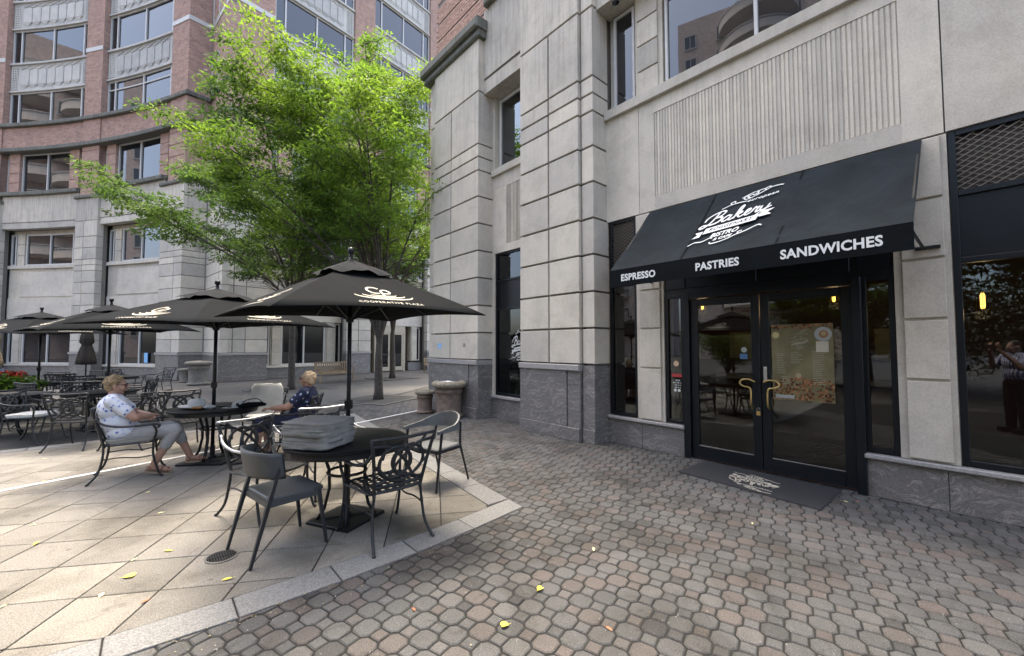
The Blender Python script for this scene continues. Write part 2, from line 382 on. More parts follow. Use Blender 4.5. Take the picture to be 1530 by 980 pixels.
# ---------------------------------------------------------------- view test (only to skip pieces far outside the picture)
_f = Vector((math.sin(YAW)*math.cos(PITCH), math.cos(YAW)*math.cos(PITCH), math.sin(PITCH))); _r = Vector((math.cos(YAW), -math.sin(YAW), 0)); _u = _r.cross(_f)
def screen(p):
    d = Vector(p)-Vector((0, 0, CAMH)); z = d.dot(_f)
    return (765+620*d.dot(_r)/z, 490-620*d.dot(_u)/z, z) if z > .2 else (9e9, 9e9, z)
def inview(p, m=330):
    x, y, z = screen(p); return z > .2 and -m < x < 1530+m and -m < y < 980+m*.9
def clip(poly, f):     # keep f(p) >= 0
    out = []
    for i in range(len(poly)):
        a, b = poly[i], poly[(i+1) % len(poly)]; fa, fb = f(a), f(b)
        if fa >= 0: out.append(a)
        if (fa >= 0) != (fb >= 0):
            t = fa/(fa-fb); out.append((a[0]+(b[0]-a[0])*t, a[1]+(b[1]-a[1])*t))
    return out
def prism(mb, poly, z0, z1, c=.004):
    n = len(poly); cx = sum(p[0] for p in poly)/n; cy = sum(p[1] for p in poly)/n; b = len(mb.v)
    R = max(math.hypot(p[0]-cx, p[1]-cy) for p in poly); k = 1-c/max(R, .02)*1.1
    mb.v += [(x, y, z0) for x, y in poly]+[(x, y, z1-c*.8) for x, y in poly]+[(cx+(x-cx)*k, cy+(y-cy)*k, z1) for x, y in poly]
    for l in (0, 1):
        for i in range(n):
            j = (i+1) % n; mb.face((b+l*n+i, b+l*n+j, b+(l+1)*n+j, b+(l+1)*n+i))
    mb.face([b+2*n+i for i in range(n)]); return mb
# ---------------------------------------------------------------- ground
def ground_mat():
    m, t, b = newmat('distant_block_paving'); w = coord(t, 'World', (1, 1, 1), (0, 0, R_(12)))
    br = N(t, 'ShaderNodeTexBrick'); L(t, w, br.inputs['Vector']); br.inputs['Scale'].default_value = 1; br.inputs['Brick Width'].default_value = .23
    br.inputs['Row Height'].default_value = .115; br.inputs['Mortar Size'].default_value = .009
    br.inputs['Color1'].default_value = (.065, .064, .06, 1); br.inputs['Color2'].default_value = (.088, .083, .077, 1); br.inputs['Mortar'].default_value = (.024, .023, .021, 1)
    c = mix(t, br.outputs['Color'], ramp(t, noise(t, coord(t, 'World'), .7, 5), [(.3, (.6,)*3), (.65, (1.1,)*3)]), .8, 'MULTIPLY')
    L(t, c, b.inputs['Base Color']); b.inputs['Roughness'].default_value = .85; return m
MB().box(-90, 60, -60, 90, -1, -.014).build('ground', ground_mat(), kind='structure')
MB().add([(-3.5, -2.5, -.008), (5.9, -2.5, -.008), (5.9, 14, -.008), (-9.5, 14, -.008), (-9.5, 3, -.008), (-3.5, 3, -.008)], [(0, 1, 2, 3, 4, 5)]).build('joint_sand', JOINT, kind='structure')
pave = link('pavement', None, kind='structure')
_YX = [-9, 0, .44, 1.03, 1.6, 2.2, 2.84]; _YY = [3.4, 2.985, 2.955, 2.95, 2.968, 3.02, 3.10]
def ylow(x): return float(np.interp(x, _YX, _YY))
def xr(y): return 2.84+.125*(y-3.1)
P2 = .114; ra = R_(15.1); ax = Vector((math.sin(ra), -math.cos(ra))); ay = Vector((math.cos(ra), math.sin(ra))); o0 = Vector((2.177, 1.883))
def octp(W=.0654, S=.0378): return [(W, -S), (W, S), (S, W), (-S, W), (-W, S), (-W, -S), (-S, -W), (S, -W)]
def sqp(S=.0378): return [(S, -S), (S, S), (-S, S), (-S, -S)]
cands = []
for i in range(-75, 110):
    for j in range(-75, 110):
        p = o0+ax*(i*P2)+ay*(j*P2)
        if p.x > 5.95 or p.y < -2.4 or p.y > 13.6: continue
        if p.x < xr(p.y)-.09 and ylow(p.x)+.09 < p.y < 9.9: continue
        if not inview((p.x, p.y, 0), 260): continue
        X, Y, Z = screen((p.x, p.y, 0)); inside = 0 <= X <= 1530 and 0 <= Y <= 980
        cands.append((0 if inside else 1, p.length, i, j, p))
cands.sort(key=lambda c: (c[0], c[1]))
def wpoly(pts, p): return [(p.x+ax.x*x+ay.x*y, p.y+ax.y*x+ay.y*y) for x, y in pts]
octm = prism(MB(), octp(), -.03, 0, .007).mesh('paver', PAVER); sqm = prism(MB(), sqp(), -.03, 0, .007).mesh('paver', PAVER)
rest = MB(); k = 0
def clipped(poly, p):
    if p.x < xr(p.y)+.12:
        if p.y < ylow(p.x)+.09: return clip(poly, lambda q: ylow(q[0])-.008-q[1]) if p.x < 2.86 else poly
        if p.y > 9.5 and p.x < xr(p.y)-.15: return clip(poly, lambda q: q[1]-9.99)
        return clip(poly, lambda q: q[0]-xr(q[1])-.006)
    return poly
for inn, d, i, j, p in cands:
    isoct = (i+j) % 2 == 0; pts = octp() if isoct else sqp()
    w = wpoly(pts, p); cw = clipped(w, p)
    if len(cw) < 3: continue
    if sum(a[0]*b_[1]-b_[0]*a[1] for a, b_ in zip(cw, cw[1:]+cw[:1]))/2 < .0006: continue
    full = cw == w
    if full and k < 300 and inn == 0:
        o = link('paver', octm if isoct else sqm, pave, loc=(p.x, p.y, random.uniform(-.0015, .001)))
        o.rotation_euler = (random.uniform(-.012, .012), random.uniform(-.012, .012), math.atan2(ax.y, ax.x)+random.uniform(-.02, .02)); k += 1
    else: prism(rest, cw, -.03, random.uniform(-.003, .001), .007)
rest.build('paver_field', PAVER, pave, kind='stuff')
# terrace of buff slabs with a granite kerb
terr = link('terrace', None, kind='structure')
ga = R_(30.4); ga1 = Vector((math.sin(ga), math.cos(ga))); gb1 = Vector((math.cos(ga), -math.sin(ga))); g0 = Vector((.16, 4.65)); G = .4585
fullslab = prism(MB(), [(G/2-.005, -G/2+.005), (G/2-.005, G/2-.005), (-G/2+.005, G/2-.005), (-G/2+.005, -G/2+.005)], -.05, 0, .004).mesh('slab', SLAB)
k = 0; rest = MB(); lst = []
for i in range(-24, 30):
    for j in range(-24, 30):
        c = g0+ga1*(i+.5)*G+gb1*(j+.5)*G
        if not (-9.4 < c.x < 3.8 and 2.9 < c.y < 10.2): continue
        if not inview((c.x, c.y, 0), 1500): continue
        lst.append((c.length, i, j, c))
lst.sort(key=lambda c: c[0])
for d, i, j, c in lst:
    h = G/2-.005; poly = [tuple(c+gb1*x+ga1*y) for x, y in ((h, -h), (h, h), (-h, h), (-h, -h))]; q = poly
    for f in (lambda p: p[1]-ylow(p[0])-.258, lambda p: xr(p[1])-.268-p[0], lambda p: 9.745-p[1]): q = clip(q, f) if len(q) > 2 else q
    if len(q) < 3: continue
    if abs(sum(a[0]*b_[1]-b_[0]*a[1] for a, b_ in zip(q, q[1:]+q[:1])))/2 < .002: continue
    if q == poly and k < 300:
        o = link('slab', fullslab, terr, loc=(c.x, c.y, random.uniform(-.001, .001))); o.rotation_euler = (0, 0, -ga); k += 1
    elif k < 300:
        prism(MB(), q, -.05, 0, .004).build('slab', SLAB, terr); k += 1
    else: prism(rest, q, -.05, 0, .004)
if rest.v: rest.build('slab_field', SLAB, terr, kind='stuff')
def kq(*p): prism(MB(), list(p), -.12, .004, .006).build('kerb_stone', KERB, terr)
xs = [2.19, 1.61, 1.035, .44, -.15, -.74, -1.33, -1.92, -2.51, -3.1]
kq((2.84, ylow(2.84)), (xr(3.35)-.0, 3.35), (2.19, ylow(2.19)+.25), (2.19, ylow(2.19)))
for a, b in zip(xs[:-1], xs[1:]):
    g = .005; t = [b+g+(a-b-2*g)*k/3 for k in range(4)]; kq(*([(x, ylow(x)) for x in t]+[(x, ylow(x)+.25) for x in t[::-1]]))
y = 3.36
while y < 9.95:
    z = min(y+.6, 9.99); kq((xr(y), y+.005), (xr(z), z-.005), (xr(z)-.26, z-.005), (xr(y)-.26, y+.005)); y += .6
for i in range(18): kq((3.4-.6*(i+1)+.005, 9.75), (3.4-.6*i-.005, 9.75), (3.4-.6*i-.005, 9.98), (3.4-.6*(i+1)+.005, 9.98))
# reflected sun glint painted as a white strip; paler concrete and tree pit edgings let into the paving
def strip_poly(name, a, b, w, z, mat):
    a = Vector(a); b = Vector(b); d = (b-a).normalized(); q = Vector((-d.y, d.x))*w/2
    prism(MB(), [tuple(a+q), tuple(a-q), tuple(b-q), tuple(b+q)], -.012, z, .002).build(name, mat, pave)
strip_poly('sun_glint_strip', (-2.0, 6.96), (2.9, 8.53), .055, .008, GLINT); strip_poly('sun_glint_strip', (2.9, 8.53), (5.2, 9.42), .05, .006, GLINT)
def area(name, pts, z, mat, kind='structure'): MB().add([(x, y, z) for x, y in pts], [tuple(range(len(pts)))]).build(name, mat, kind=kind)
area('concrete_path', [(1.2, 13.6), (4.3, 11.2), (5.2, 12.1), (12, 17.5), (11.2, 18.6), (3.3, 16.2)], .006, CONC)
area('concrete_path', [(5.9, 10.9), (9.4, 10.9), (20, 18), (20, 19.6), (12.8, 18.6)], .006, CONC)
for cx, cy, h, rz in ((5.19, 12.05, .85, 27), (3.95, 16.9, 1.0, 20), (9.1, 19.5, .8, 12)):
    pit = link('tree_pit', None, kind='structure', loc=(cx, cy, 0)); pit.rotation_euler = (0, 0, R_(rz))
    MB().box(-h, h, -h, h, -.02, .012).build('gravel', SOIL, pit, off=None)
    for s in (-1, 1):
        MB().box(-h-.13, h+.13, s*(h+.065)-.065, s*(h+.065)+.065, -.02, .02).build('edging_stone', CONC, pit, off=None)
        MB().box(s*(h+.065)-.065, s*(h+.065)+.065, -h, h, -.02, .02).build('edging_stone', CONC, pit, off=None)
# round floor drain
dr = thing('floor_drain', 'round cast iron floor drain set in the slabs near the front grey chair', 'drain', (.455, 3.88, 0))
MB().lathe([(.108, -.02), (.108, .006), (.095, .008), (.092, .002), (.092, -.01)], n=28).build('rim', simple('dull_cast_iron', (.11, .105, .095), .6, .3, var=.3, scale=40), dr, off=None)
MB().lathe([(.094, .0005), (.094, .0035), (.02, .0035)], n=28).build('hole_shade_disc', simple('painted_drain_dark', (.004, .004, .004), .9), dr, off=None)  # flat black disc paints the darkness of the hole under the grate
m = MB()
for i in range(-5, 6):
    w = math.sqrt(max(0, .09**2-(i*.016)**2)); m.box(i*.016-.0035, i*.016+.0035, -w, w, .0037, .0085)
m.box(-.09, .09, -.006, .006, .0038, .0088).build('grate', BLK, dr, off=None)
# ---------------------------------------------------------------- emblems and lettering
def bakery_emblem(mb, M, W, dark=None, ys=1.28):
    """whole emblem, W wide, centred; M maps (x,y,h) to 3-D"""
    S = W
    def T(x, y, h=0): return M((x+.14*y)*S, (y+.13*x)*S*ys, h)
    def st(pts, w, n=6): ribbon(mb, [Vector((p[0], p[1])) for p in spl([Vector((a, b)) for a, b in pts], n)], w*1.22, T)
    def sc(p, ox=-.44, oy=.02, k=.93): return [(ox+a*k, oy+b*k) for a, b in p]
    for p, w in (([(.13, .29), (.10, .15), (.05, .02), (-.03, -.04), (-.08, -.01), (-.04, .03), (.05, .01)], .026), ([(-.05, .12), (-.04, .2), (.04, .27), (.16, .30), (.23, .26), (.19, .18), (.11, .16)], .022),
                 ([(.11, .16), (.21, .14), (.23, .07), (.17, .01), (.07, .0)], .028), ([(.37, .11), (.32, .13), (.27, .08), (.27, .02), (.31, .0), (.36, .05), (.385, .12)], .024), ([(.385, .12), (.37, .02), (.40, .0), (.44, .03)], .022),
                 ([(.44, .03), (.50, .18), (.505, .28), (.47, .26), (.455, .1), (.45, 0)], .022), ([(.45, .06), (.52, .13), (.54, .10), (.49, .07), (.54, .0), (.59, .03)], .022),
                 ([(.59, .04), (.65, .08), (.66, .13), (.62, .13), (.60, .05), (.64, 0), (.70, .03)], .024), ([(.70, .03), (.73, .14), (.745, .11), (.79, .12), (.77, .04), (.79, 0), (.83, .03)], .022),
                 ([(.83, .12), (.83, .03), (.87, .01), (.92, .05), (.935, .13)], .022), ([(.935, .13), (.91, 0), (.86, -.12), (.80, -.11), (.84, -.04), (.98, .06)], .02)):
        st(sc(p), w)
    for p in ([(-.34, .36), (-.22, .40), (-.10, .40), (.02, .38)], [(-.2, .40), (-.24, .45), (-.19, .47), (-.17, .43)], [(.12, .46), (.22, .52), (.30, .56), (.40, .55), (.46, .53)], [(.24, .52), (.20, .57), (.26, .59), (.28, .55)],
              [(-.1, .5), (0, .55), (.12, .57), (.2, .57)], [(.04, .44), (-.02, .5), (.02, .56), (.1, .56), (.13, .5), (.09, .45), (.0, .43), (-.06, .47), (-.04, .53)], [(.0, .48), (.04, .52), (.08, .49), (.11, .53)],
              [(-.5, -.37), (-.42, -.33), (-.3, -.35), (-.2, -.31), (-.16, -.33)], [(.5, -.33), (.44, -.30), (.3, -.36), (.18, -.39), (.12, -.42), (0, -.45), (-.12, -.45), (-.16, -.41)], [(.22, -.38), (.2, -.34), (.25, -.33)]):
        st(p, .014, 5)
    def txt(s, size, x, y, off, sx=1, sp=1, h=0):
        v, f = text_mesh(s, size, .0006, off, sx, .15, sp); mb.add([T(x+a, y+b, c+h) for a, b, c in v], f)
    txt('european', .085, .24, .375, .0016, 1.15, 1.15)
    txt('BISTRO', .12, -.02, -.27, .004, .95, 1.05); txt('& CAFE', .07, .0, -.37, .003, 1, 1.1)
    for pts in ([(-.38, -.05), (.36, -.05), (.36, -.17), (-.38, -.17)], [(-.52, -.22), (-.40, -.22), (-.40, -.10), (-.52, -.10), (-.46, -.16)], [(.38, 0.0), (.54, 0.0), (.47, -.06), (.54, -.12), (.38, -.12)]):
        b = len(mb.v); n = len(pts); mb.v += [tuple(T(x, y, .0)) for x, y in pts]+[tuple(T(x, y, .0012)) for x, y in pts]
        mb.face([b+n+i for i in range(n)]); [mb.face((b+i, b+(i+1) % n, b+n+(i+1) % n, b+n+i)) for i in range(n)]
    if dark is not None:
        v, f = text_mesh('ROGGENART', .088, .0008, .0008, 1.05, .15, 1.12); dark.add([T(-.01+a, -.11+b, c+.0022) for a, b, c in v], f)
def plain_text(mb, M, s, size, off=0, sx=1, sp=1, extr=.001):
    v, f = text_mesh(s, size, extr, off, sx, 0, sp); mb.add([M(a, b, c+extr) for a, b, c in v], f)
# ---------------------------------------------------------------- bakery building (facade plane x = 5.87, runs along y)
WX = 5.87
def FB(s, z, o): return (WX-o, s, z)
BK = thing('bakery_building', 'limestone corner building with the bakery doors, rusticated pillars and grey granite base', 'building', (WX, 3, 0), world=True)
def bb(name, s0, s1, z0, z1, o0, o1, mat, par=None, c=0): return MB().fbox(FB, s0, s1, z0, z1, o0, o1, c).build(name, mat, par or BK)
JZ = [1.29, 1.90, 2.51, 3.13, 3.74, 4.36, 4.97, 5.57, 5.88, 6.18, 7.40]
def pillar(y0, split, y1, nib0, nib1, o, on, ztop, matu):
    """main face y0..y1 with a vertical joint at split, nib between nib0..nib1 set back to on"""
    lo, hi = min(y0, nib0), max(y1, nib1); g = .018
    bb('pillar_core', y0+.03, y1-.03, 0, ztop, -.3, o-.045, GROOVE); bb('pillar_core', nib0+.04, nib1-.04, 0, ztop, -.3, on-.045, GROOVE)
    for a, b in zip(JZ[:-1], JZ[1:]):
        m = LIME if b < 5.5 else matu
        bb('stone_block', y0, split-g, a+g, b-g, -.05, o, m, None, .006); bb('stone_block', split+g, y1, a+g, b-g, -.05, o, m, None, .006)
        bb('stone_block', nib0, nib1, a+g, b-g, -.05, on, m, None, .006)
    bb('stone_block', y0, y1, 7.40+g, ztop, -.05, o, matu, None, .006); bb('stone_block', nib0, nib1, 7.40+g, ztop, -.05, on, matu, None, .006)
def gran_base(y0, y1, recess, nib0, nib1, o, on):
    bb('granite_plinth', y0, y1, 0, .22, -.05, o+.03, GRAN, None, .005); bb('granite_plinth', nib0, nib1, 0, .22, -.05, on+.02, GRAN, None, .005)
    bb('granite_panel', recess+.012, y1, .22, 1.18, -.05, o+.005, GRAN, None, .004); bb('granite_panel', y0, recess, .22, .93, -.05, o-.012, GRAN, None, .004); bb('granite_panel', y0, recess, .935, 1.18, -.05, o-.012, GRAN, None, .004)
    bb('granite_panel', nib0, nib1, .22, 1.27, -.05, on+.005, GRAN, None, .004)
    bb('granite_cap', y0-.01, y1+.01, 1.18, 1.285, -.05, o+.045, GRANF, None, .012)
pillar(4.52, 5.23, 6.0, 4.25, 4.495, .43, .37, 9.3, LIMEW); gran_base(4.52, 6.0, 4.80, 4.25, 4.495, .43, .37)
pillar(7.42, 8.54, 9.35, 9.37, 9.69, .42, .33, 8.62, LIMEW); gran_base(7.42, 9.35, 7.76, 9.37, 9.69, .42, .33)
bb('granite_cap', 9.36, 9.74, 1.18, 1.285, -.05, .37, GRANF, None, .012)
# end wall (faces +y) and roof masses behind
MB().box(WX-.3, WX+9, 9.4, 9.66, 0, 9).build('end_wall', LIMEW, BK)
# cornices and friezes
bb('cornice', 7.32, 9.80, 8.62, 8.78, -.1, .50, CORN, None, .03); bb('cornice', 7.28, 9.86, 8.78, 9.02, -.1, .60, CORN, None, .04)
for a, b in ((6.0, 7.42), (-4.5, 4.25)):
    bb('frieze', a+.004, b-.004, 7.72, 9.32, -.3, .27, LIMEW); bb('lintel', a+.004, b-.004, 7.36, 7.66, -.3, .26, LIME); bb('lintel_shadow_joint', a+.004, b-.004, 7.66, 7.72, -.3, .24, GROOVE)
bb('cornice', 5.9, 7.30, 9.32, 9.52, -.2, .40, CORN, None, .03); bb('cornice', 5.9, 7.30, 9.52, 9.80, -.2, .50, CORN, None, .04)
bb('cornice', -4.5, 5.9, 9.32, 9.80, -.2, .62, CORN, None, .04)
# brick upper storeys: single bricks where the photograph shows them
bw = link('brick_wall', None, BK)
MB().fbox(FB, 7.3, 9.75, 9.02, 11.06, -.8, .095).build('mortar_bed', GROOVE, bw)
brk = MB(); brk.fbox(lambda s, z, o: (-o, s, z), -.098, .098, -.031, .031, -.02, 0, .003); brm = brk.mesh('brick', BRK)
row = 0; z = 9.06; nb = 0
while z < 11.0:
    if row % 7 != 6:
        y = 7.42+(.105 if row % 2 else 0)
        while y < 9.74 and nb < 298:
            link('brick', brm, bw, loc=(WX-.115-BK.location.x+random.uniform(-.002, .002), y-BK.location.y, z)); y += .208; nb += 1
        z += .0735
    else: z += .045
    row += 1
MB().fbox(FB, 7.2, 9.75, 11.06, 17, -.8, .11).build('upper_brick', BRICKP, BK)
MB().fbox(FB, -4.5, 7.2, 9.8, 17, -.8, .14).build('upper_brick', BRICKP, BK)
MB().box(WX+.8, WX+9, -4.5, 9.6, 9.0, 17).build('rear_mass', BRICK, BK)
# generic window: frame part with panes
def window(name, y0, y1, z0, z1, o, bars_y=(), bars_z=(), fw=.05, glass=GLC, mat=FRM, depth=.07, panels=(), grilles=()):
    fr = MB().fbox(FB, y0, y0+fw, z0, z1, o-depth, o, .004).fbox(FB, y1-fw, y1, z0, z1, o-depth, o, .004)
    fr.fbox(FB, y0+fw, y1-fw, z0, z0+fw, o-depth, o-.002, .004).fbox(FB, y0+fw, y1-fw, z1-fw, z1, o-depth, o-.002, .004)
    for b in bars_y: fr.fbox(FB, b-fw/2, b+fw/2, z0+fw, z1-fw, o-depth, o-.001, .004)
    for b in bars_z: fr.fbox(FB, y0+fw, y1-fw, b-fw/2, b+fw/2, o-depth, o-.003, .004)
    w = fr.build(name, mat, BK); zs = [z0]+list(bars_z)+[z1]; ys = [y0]+list(bars_y)+[y1]
    for i in range(len(zs)-1):
        for j in range(len(ys)-1):
            a, b, c, d = ys[j]+fw*.5, ys[j+1]-fw*.5, zs[i]+fw*.5, zs[i+1]-fw*.5
            if i in panels: bb('metal_panel', a, b, c, d, o-.06, o-.028, FRM, w); MB().fbox(FB, a+.06, b-.06, c+.06, d-.06, o-.028, o-.018, .006).build('raised_panel', FRM, w) if 0 else None
            elif i in grilles:
                bb('vent_backing', a, b, c, d, o-.09, o-.06, simple('brown_louvre', (.07, .06, .05), .8), w); g = MB(); st = .062
                k = a-(d-c)*1.7
                while k < b:
                    for sgn in (1, -1):
                        p0 = (k, c) if sgn > 0 else (k, d); p1 = (k+(d-c)*1.75, d) if sgn > 0 else (k+(d-c)*1.75, c)
                        t0 = max(0, (a-p0[0])/(p1[0]-p0[0])); t1 = min(1, (b-p0[0])/(p1[0]-p0[0]))
                        if t1-t0 > .03:
                            q0 = [p0[e]+(p1[e]-p0[e])*t0 for e in (0, 1)]; q1 = [p0[e]+(p1[e]-p0[e])*t1 for e in (0, 1)]
                            g.tube([FB(q0[0], q0[1], o-.03-.008*sgn), FB(q1[0], q1[1], o-.03-.008*sgn)], .006, 4)
                    k += st*1.55
                g.build('lattice_grille', simple('bronze_lattice', (.13, .115, .095), .5, .4), w)
            else: MB().fbox(FB, a, b, c, d, o-.045, o-.035).build('pane', glass, w)
    return w
# bay between the two pillars
bb('granite_base', 6.0, 7.42, 0, .44, -.3, 0, GRAN); bb('granite_sill', 6.0, 7.42, .44, .50, -.3, .05, GRANF, None, .01)
window('window', 6.03, 7.34, .51, 3.70, -.03, (), (2.43, 3.07), glass=GLC, panels=(1,))
bb('stone_jamb', 7.34, 7.44, .5, 7.36, -.3, .0, LIME)
bb('spandrel', 6.0, 7.34, 3.70, 3.87, -.3, 0, LIME); bb('spandrel', 6.0, 7.34, 5.17, 5.48, -.3, 0, LIME); bb('spandrel', 6.93, 7.34, 3.87, 5.17, -.3, 0, LIME)
bb('spandrel', 6.0, 6.93, 3.87, 5.17, -.3, -.03, LIME)
for i in range(20): bb('rib', 6.01+i*.0465, 6.035+i*.0465, 3.875, 5.165, -.03, -.002, LIME)
bb('ledge', 6.0, 7.42, 5.48, 5.64, -.3, .06, LIME, None, .008)
window('upper_window', 6.03, 7.30, 5.66, 7.30, -.10, (), (), .06, GLU, MULL)
# bakery bay: base, sills, piers
for a, b in ((2.94, 3.62), (3.625, 4.25), (.30, .915), (-1.2, .295), (-2.9, -1.205), (-4.5, -2.905)):
    bb('granite_base', a, b, .0, .40, -.3, 0, GRAN, None, .003)
bb('granite_sill', 2.92, 4.25, .40, .45, -.3, .055, GRANF, None, .01); bb('granite_sill', -4.5, .92, .40, .45, -.3, .055, GRANF, None, .01)
def pier(y0, y1, z0=.455, z1=3.70, m=.035):
    bb('pier', y0, y1, z0, z1, -.3, 0, LIME); zz = [.46, 1.26, 1.87, 2.475, 3.08, 3.70]
    for a, b in zip(zz[:-1], zz[1:]): bb('stone_block', y0+m+.01, y1-m-.03, a+.014, b-.014, 0, .03, LIME, None, .005)
pier(3.23, 3.69); pier(.21, .63); pier(-2.5, -2.0)
# spandrel with the fluted panel
for a, b, c, d in ((3.62, 4.25, 3.72, 5.48), (3.345, 3.612, 3.72, 5.48), (.225, .525, 3.72, 5.48), (-4.5, .213, 3.72, 5.48), (.525, 3.345, 3.72, 3.93), (.525, 3.345, 5.27, 5.48)):
    bb('spandrel', a, b, c, d, -.3, 0, LIME)
bb('spandrel_joint', -4.4, 4.25, 3.705, 5.45, -.3, -.035, GROOVE)
flp = bb('fluted_panel', .525, 3.345, 3.93, 5.27, -.2, -.018, LIME)
rbm = MB().box(-.001, .012, -.015, .015, -.665, .665).mesh('rib', LIME)
for i in range(60): link('rib', rbm, flp, loc=(WX+.007-BK.location.x, .552+i*.0469-BK.location.y, 4.60))
bb('ledge', -4.5, 4.25, 5.48, 5.64, -.35, .07, LIME, None, .008)
bb('upper_wall', -4.5, 4.25, 5.64, 7.36, -.5, -.16, LIME)
window('upper_window', 3.73, 4.14, 5.66, 7.32, -.09, (), (), .045, GLD, MULL)
window('upper_window', -.65, 3.19, 5.66, 7.32, -.09, (.62, 1.90), (), .045, GLD, MULL)
bb('pier', 3.22, 3.70, 5.64, 7.36, -.16, -.07, LIME)
for i in range(4): bb('stone_block', 3.29, 3.65, 5.66+i*.43, 5.66+i*.43+.405, -.07, -.04, LIME, None, .005)
dl = MB().lathe([(.085, 0), (.085, -.012), (.07, -.014), (.062, .0)], (5.72, 3.92, 7.357), 24).build('soffit_downlight', MULL, BK)
MB().lathe([(.06, 0), (.05, .004), (.02, .006)], (5.72, 3.92, 7.349), 20).build('lens', GLD, dl)
# shop windows
window('window', 3.695, 4.22, .46, 3.715, -.02, (), (2.62, 2.92), panels=(1,), grilles=(2,))
window('window', -1.98, .205, .46, 3.715, -.02, (-1.1,), (2.43, 3.09), .055, panels=(1,), grilles=(2,))
window('window', -4.4, -2.52, .46, 3.715, -.02, (), (2.43, 3.09), .055, panels=(1,), grilles=(2,))
# door front
bb('transom_panel', .64, 3.22, 2.36, 3.715, -.2, -.03, FRM)
for a, b in ((2.9, 3.20), (1.95, 2.85), (1.0, 1.88), (.66, .94)): bb('raised_panel', a, b, 2.44, 2.70, -.03, -.015, FRM, None, .006)
window('sidelight', 2.925, 3.225, .46, 2.36, -.02, (), (), .05); window('sidelight', .635, .915, .46, 2.36, -.02, (), (), .05)
bb('door_frame', 2.83, 2.925, .0, 2.36, -.2, .03, FRM, None, .005); bb('door_frame', .90, .985, .0, 2.36, -.2, .05, FRM, None, .005); bb('door_frame', .985, 2.83, 2.28, 2.36, -.2, .02, FRM)
bb('threshold', .985, 2.83, .0, .02, -.2, .03, STEEL)
def door(y0, y1, hs):
    o = -.01; fw = .10
    d = MB().fbox(FB, y0, y0+fw, .03, 2.27, o-.05, o, .005).fbox(FB, y1-fw, y1, .03, 2.27, o-.05, o, .005).fbox(FB, y0+fw, y1-fw, .03, .20, o-.05, o-.001, .005).fbox(FB, y0+fw, y1-fw, 2.17, 2.27, o-.05, o-.001, .005).build('door', FRM, BK)
    MB().fbox(FB, y0+fw, y1-fw, .20, 2.17, o-.03, o-.02).build('pane', GLC, d); bb('bottom_bead', y0+fw, y1-fw, .20, .212, o-.02, o-.005, STEEL, d)
    h = MB(); y = y1-.05 if hs > 0 else y0+.05; x = 5.80
    pts = [(WX+.01, y+hs*.0, 1.14), (x, y, 1.15), (x, y-hs*.06, 1.175), (x, y-hs*.14, 1.165), (x, y-hs*.17, 1.12), (x, y-hs*.13, 1.085), (x, y-hs*.06, 1.07), (x, y-hs*.04, 1.02), (x, y-hs*.04, .86), (WX+.01, y-hs*.04, .80)]
    h.tube([tuple(v) for v in spl([Vector(p) for p in pts], 5)], .011, 8).build('handle', BRASS, d, smooth=True)
    return d
dA = door(1.925, 2.825, -1); dB = door(.99, 1.915, 1)
bb('lock_plate', 1.845, 1.885, 1.16, 1.34, -.01, .005, STEEL, dB)
pl_ = thing('padlock', 'small brass and steel padlock hanging from the bakery door handles', 'padlock', (5.795, 1.93, .78))
MB().box(-.012, .012, -.022, .022, -.05, 0).build('body', BRASS, pl_, off=None); MB().tube([(0, -.015, 0), (0, -.015, .03), (0, -.008, .042), (0, .008, .042), (0, .015, .03), (0, .015, 0)], .004, 6).build('shackle', STEEL, pl_, off=None)
# interior
MB().box(WX+.32, WX+6, -4.5, 9.2, -.01, .004).build('interior_floor', simple('dark_wood_floor', (.09, .06, .04), .4), BK)
MB().box(WX+5.5, WX+5.6, -4.5, 9.2, 0, 3.7).build('interior_wall', simple('red_brown_interior_wall', (.20, .09, .065), .8), BK)
MB().box(WX+.31, WX+6, -4.5, 9.2, 3.55, 3.7).build('interior_ceiling', simple('dark_ceiling', (.04, .035, .03), .9), BK)
MB().box(WX+.31, WX+5.5, 9.0, 9.2, 0, 3.6).build('interior_wall', simple('grey_interior_wall', (.10, .09, .08), .8), BK)
ct = thing('service_counter', 'brown service counter inside the bakery behind the door glass', 'counter', (9.2, 2.2, 0))
MB().box(-.3, .3, -1.6, 1.6, 0, .95).build('body', simple('brown_counter_front', (.16, .09, .05), .6), ct, off=None); MB().box(-.35, .35, -1.65, 1.65, .95, 1.0).build('counter_top', simple('pale_counter_top', (.5, .48, .44), .3), ct, off=None)
for i in range(4): MB().box(.3, .5, -1.5+i*.8, -.9+i*.8, 1.35, 1.9).build('menu_board', simple('cream_menu_board', (.35, .30, .2), .6), ct, off=None)
def pendant(x, y, z, lab):
    p = thing('pendant_lamp', lab, 'lamp', (x, y, z), group='pendant lamps inside the bakery')
    MB().tube([(0, 0, .16), (0, 0, 3.55-z)], .006, 5).build('cord', BLK, p, off=None); MB().lathe([(.02, .17), (.05, .15), (.055, .11)], n=12).build('cap', BLK, p, off=None)
    MB().lathe([(.018, -.09), (.022, -.06), (.022, .06), (.012, .09)], n=10).build('bulb', BULB, p, off=None)
    g = MB()
    for i in range(6): a = i*PI/3; g.tube([(.055*math.cos(a), .055*math.sin(a), .11), (.06*math.cos(a), .06*math.sin(a), -.1)], .003, 4)
    g.build('cage', BRASS, p, off=None); pl2 = bpy.data.lights.new('pendant_glow', 'POINT'); pl2.energy = 1.6; pl2.color = (1, .66, .35); pl2.shadow_soft_size = .07; po = link('pendant_glow', pl2, p, loc=(0, 0, -.16))
pendant(7.3, .03, 2.13, 'caged pendant lamp glowing behind the window at the right edge')
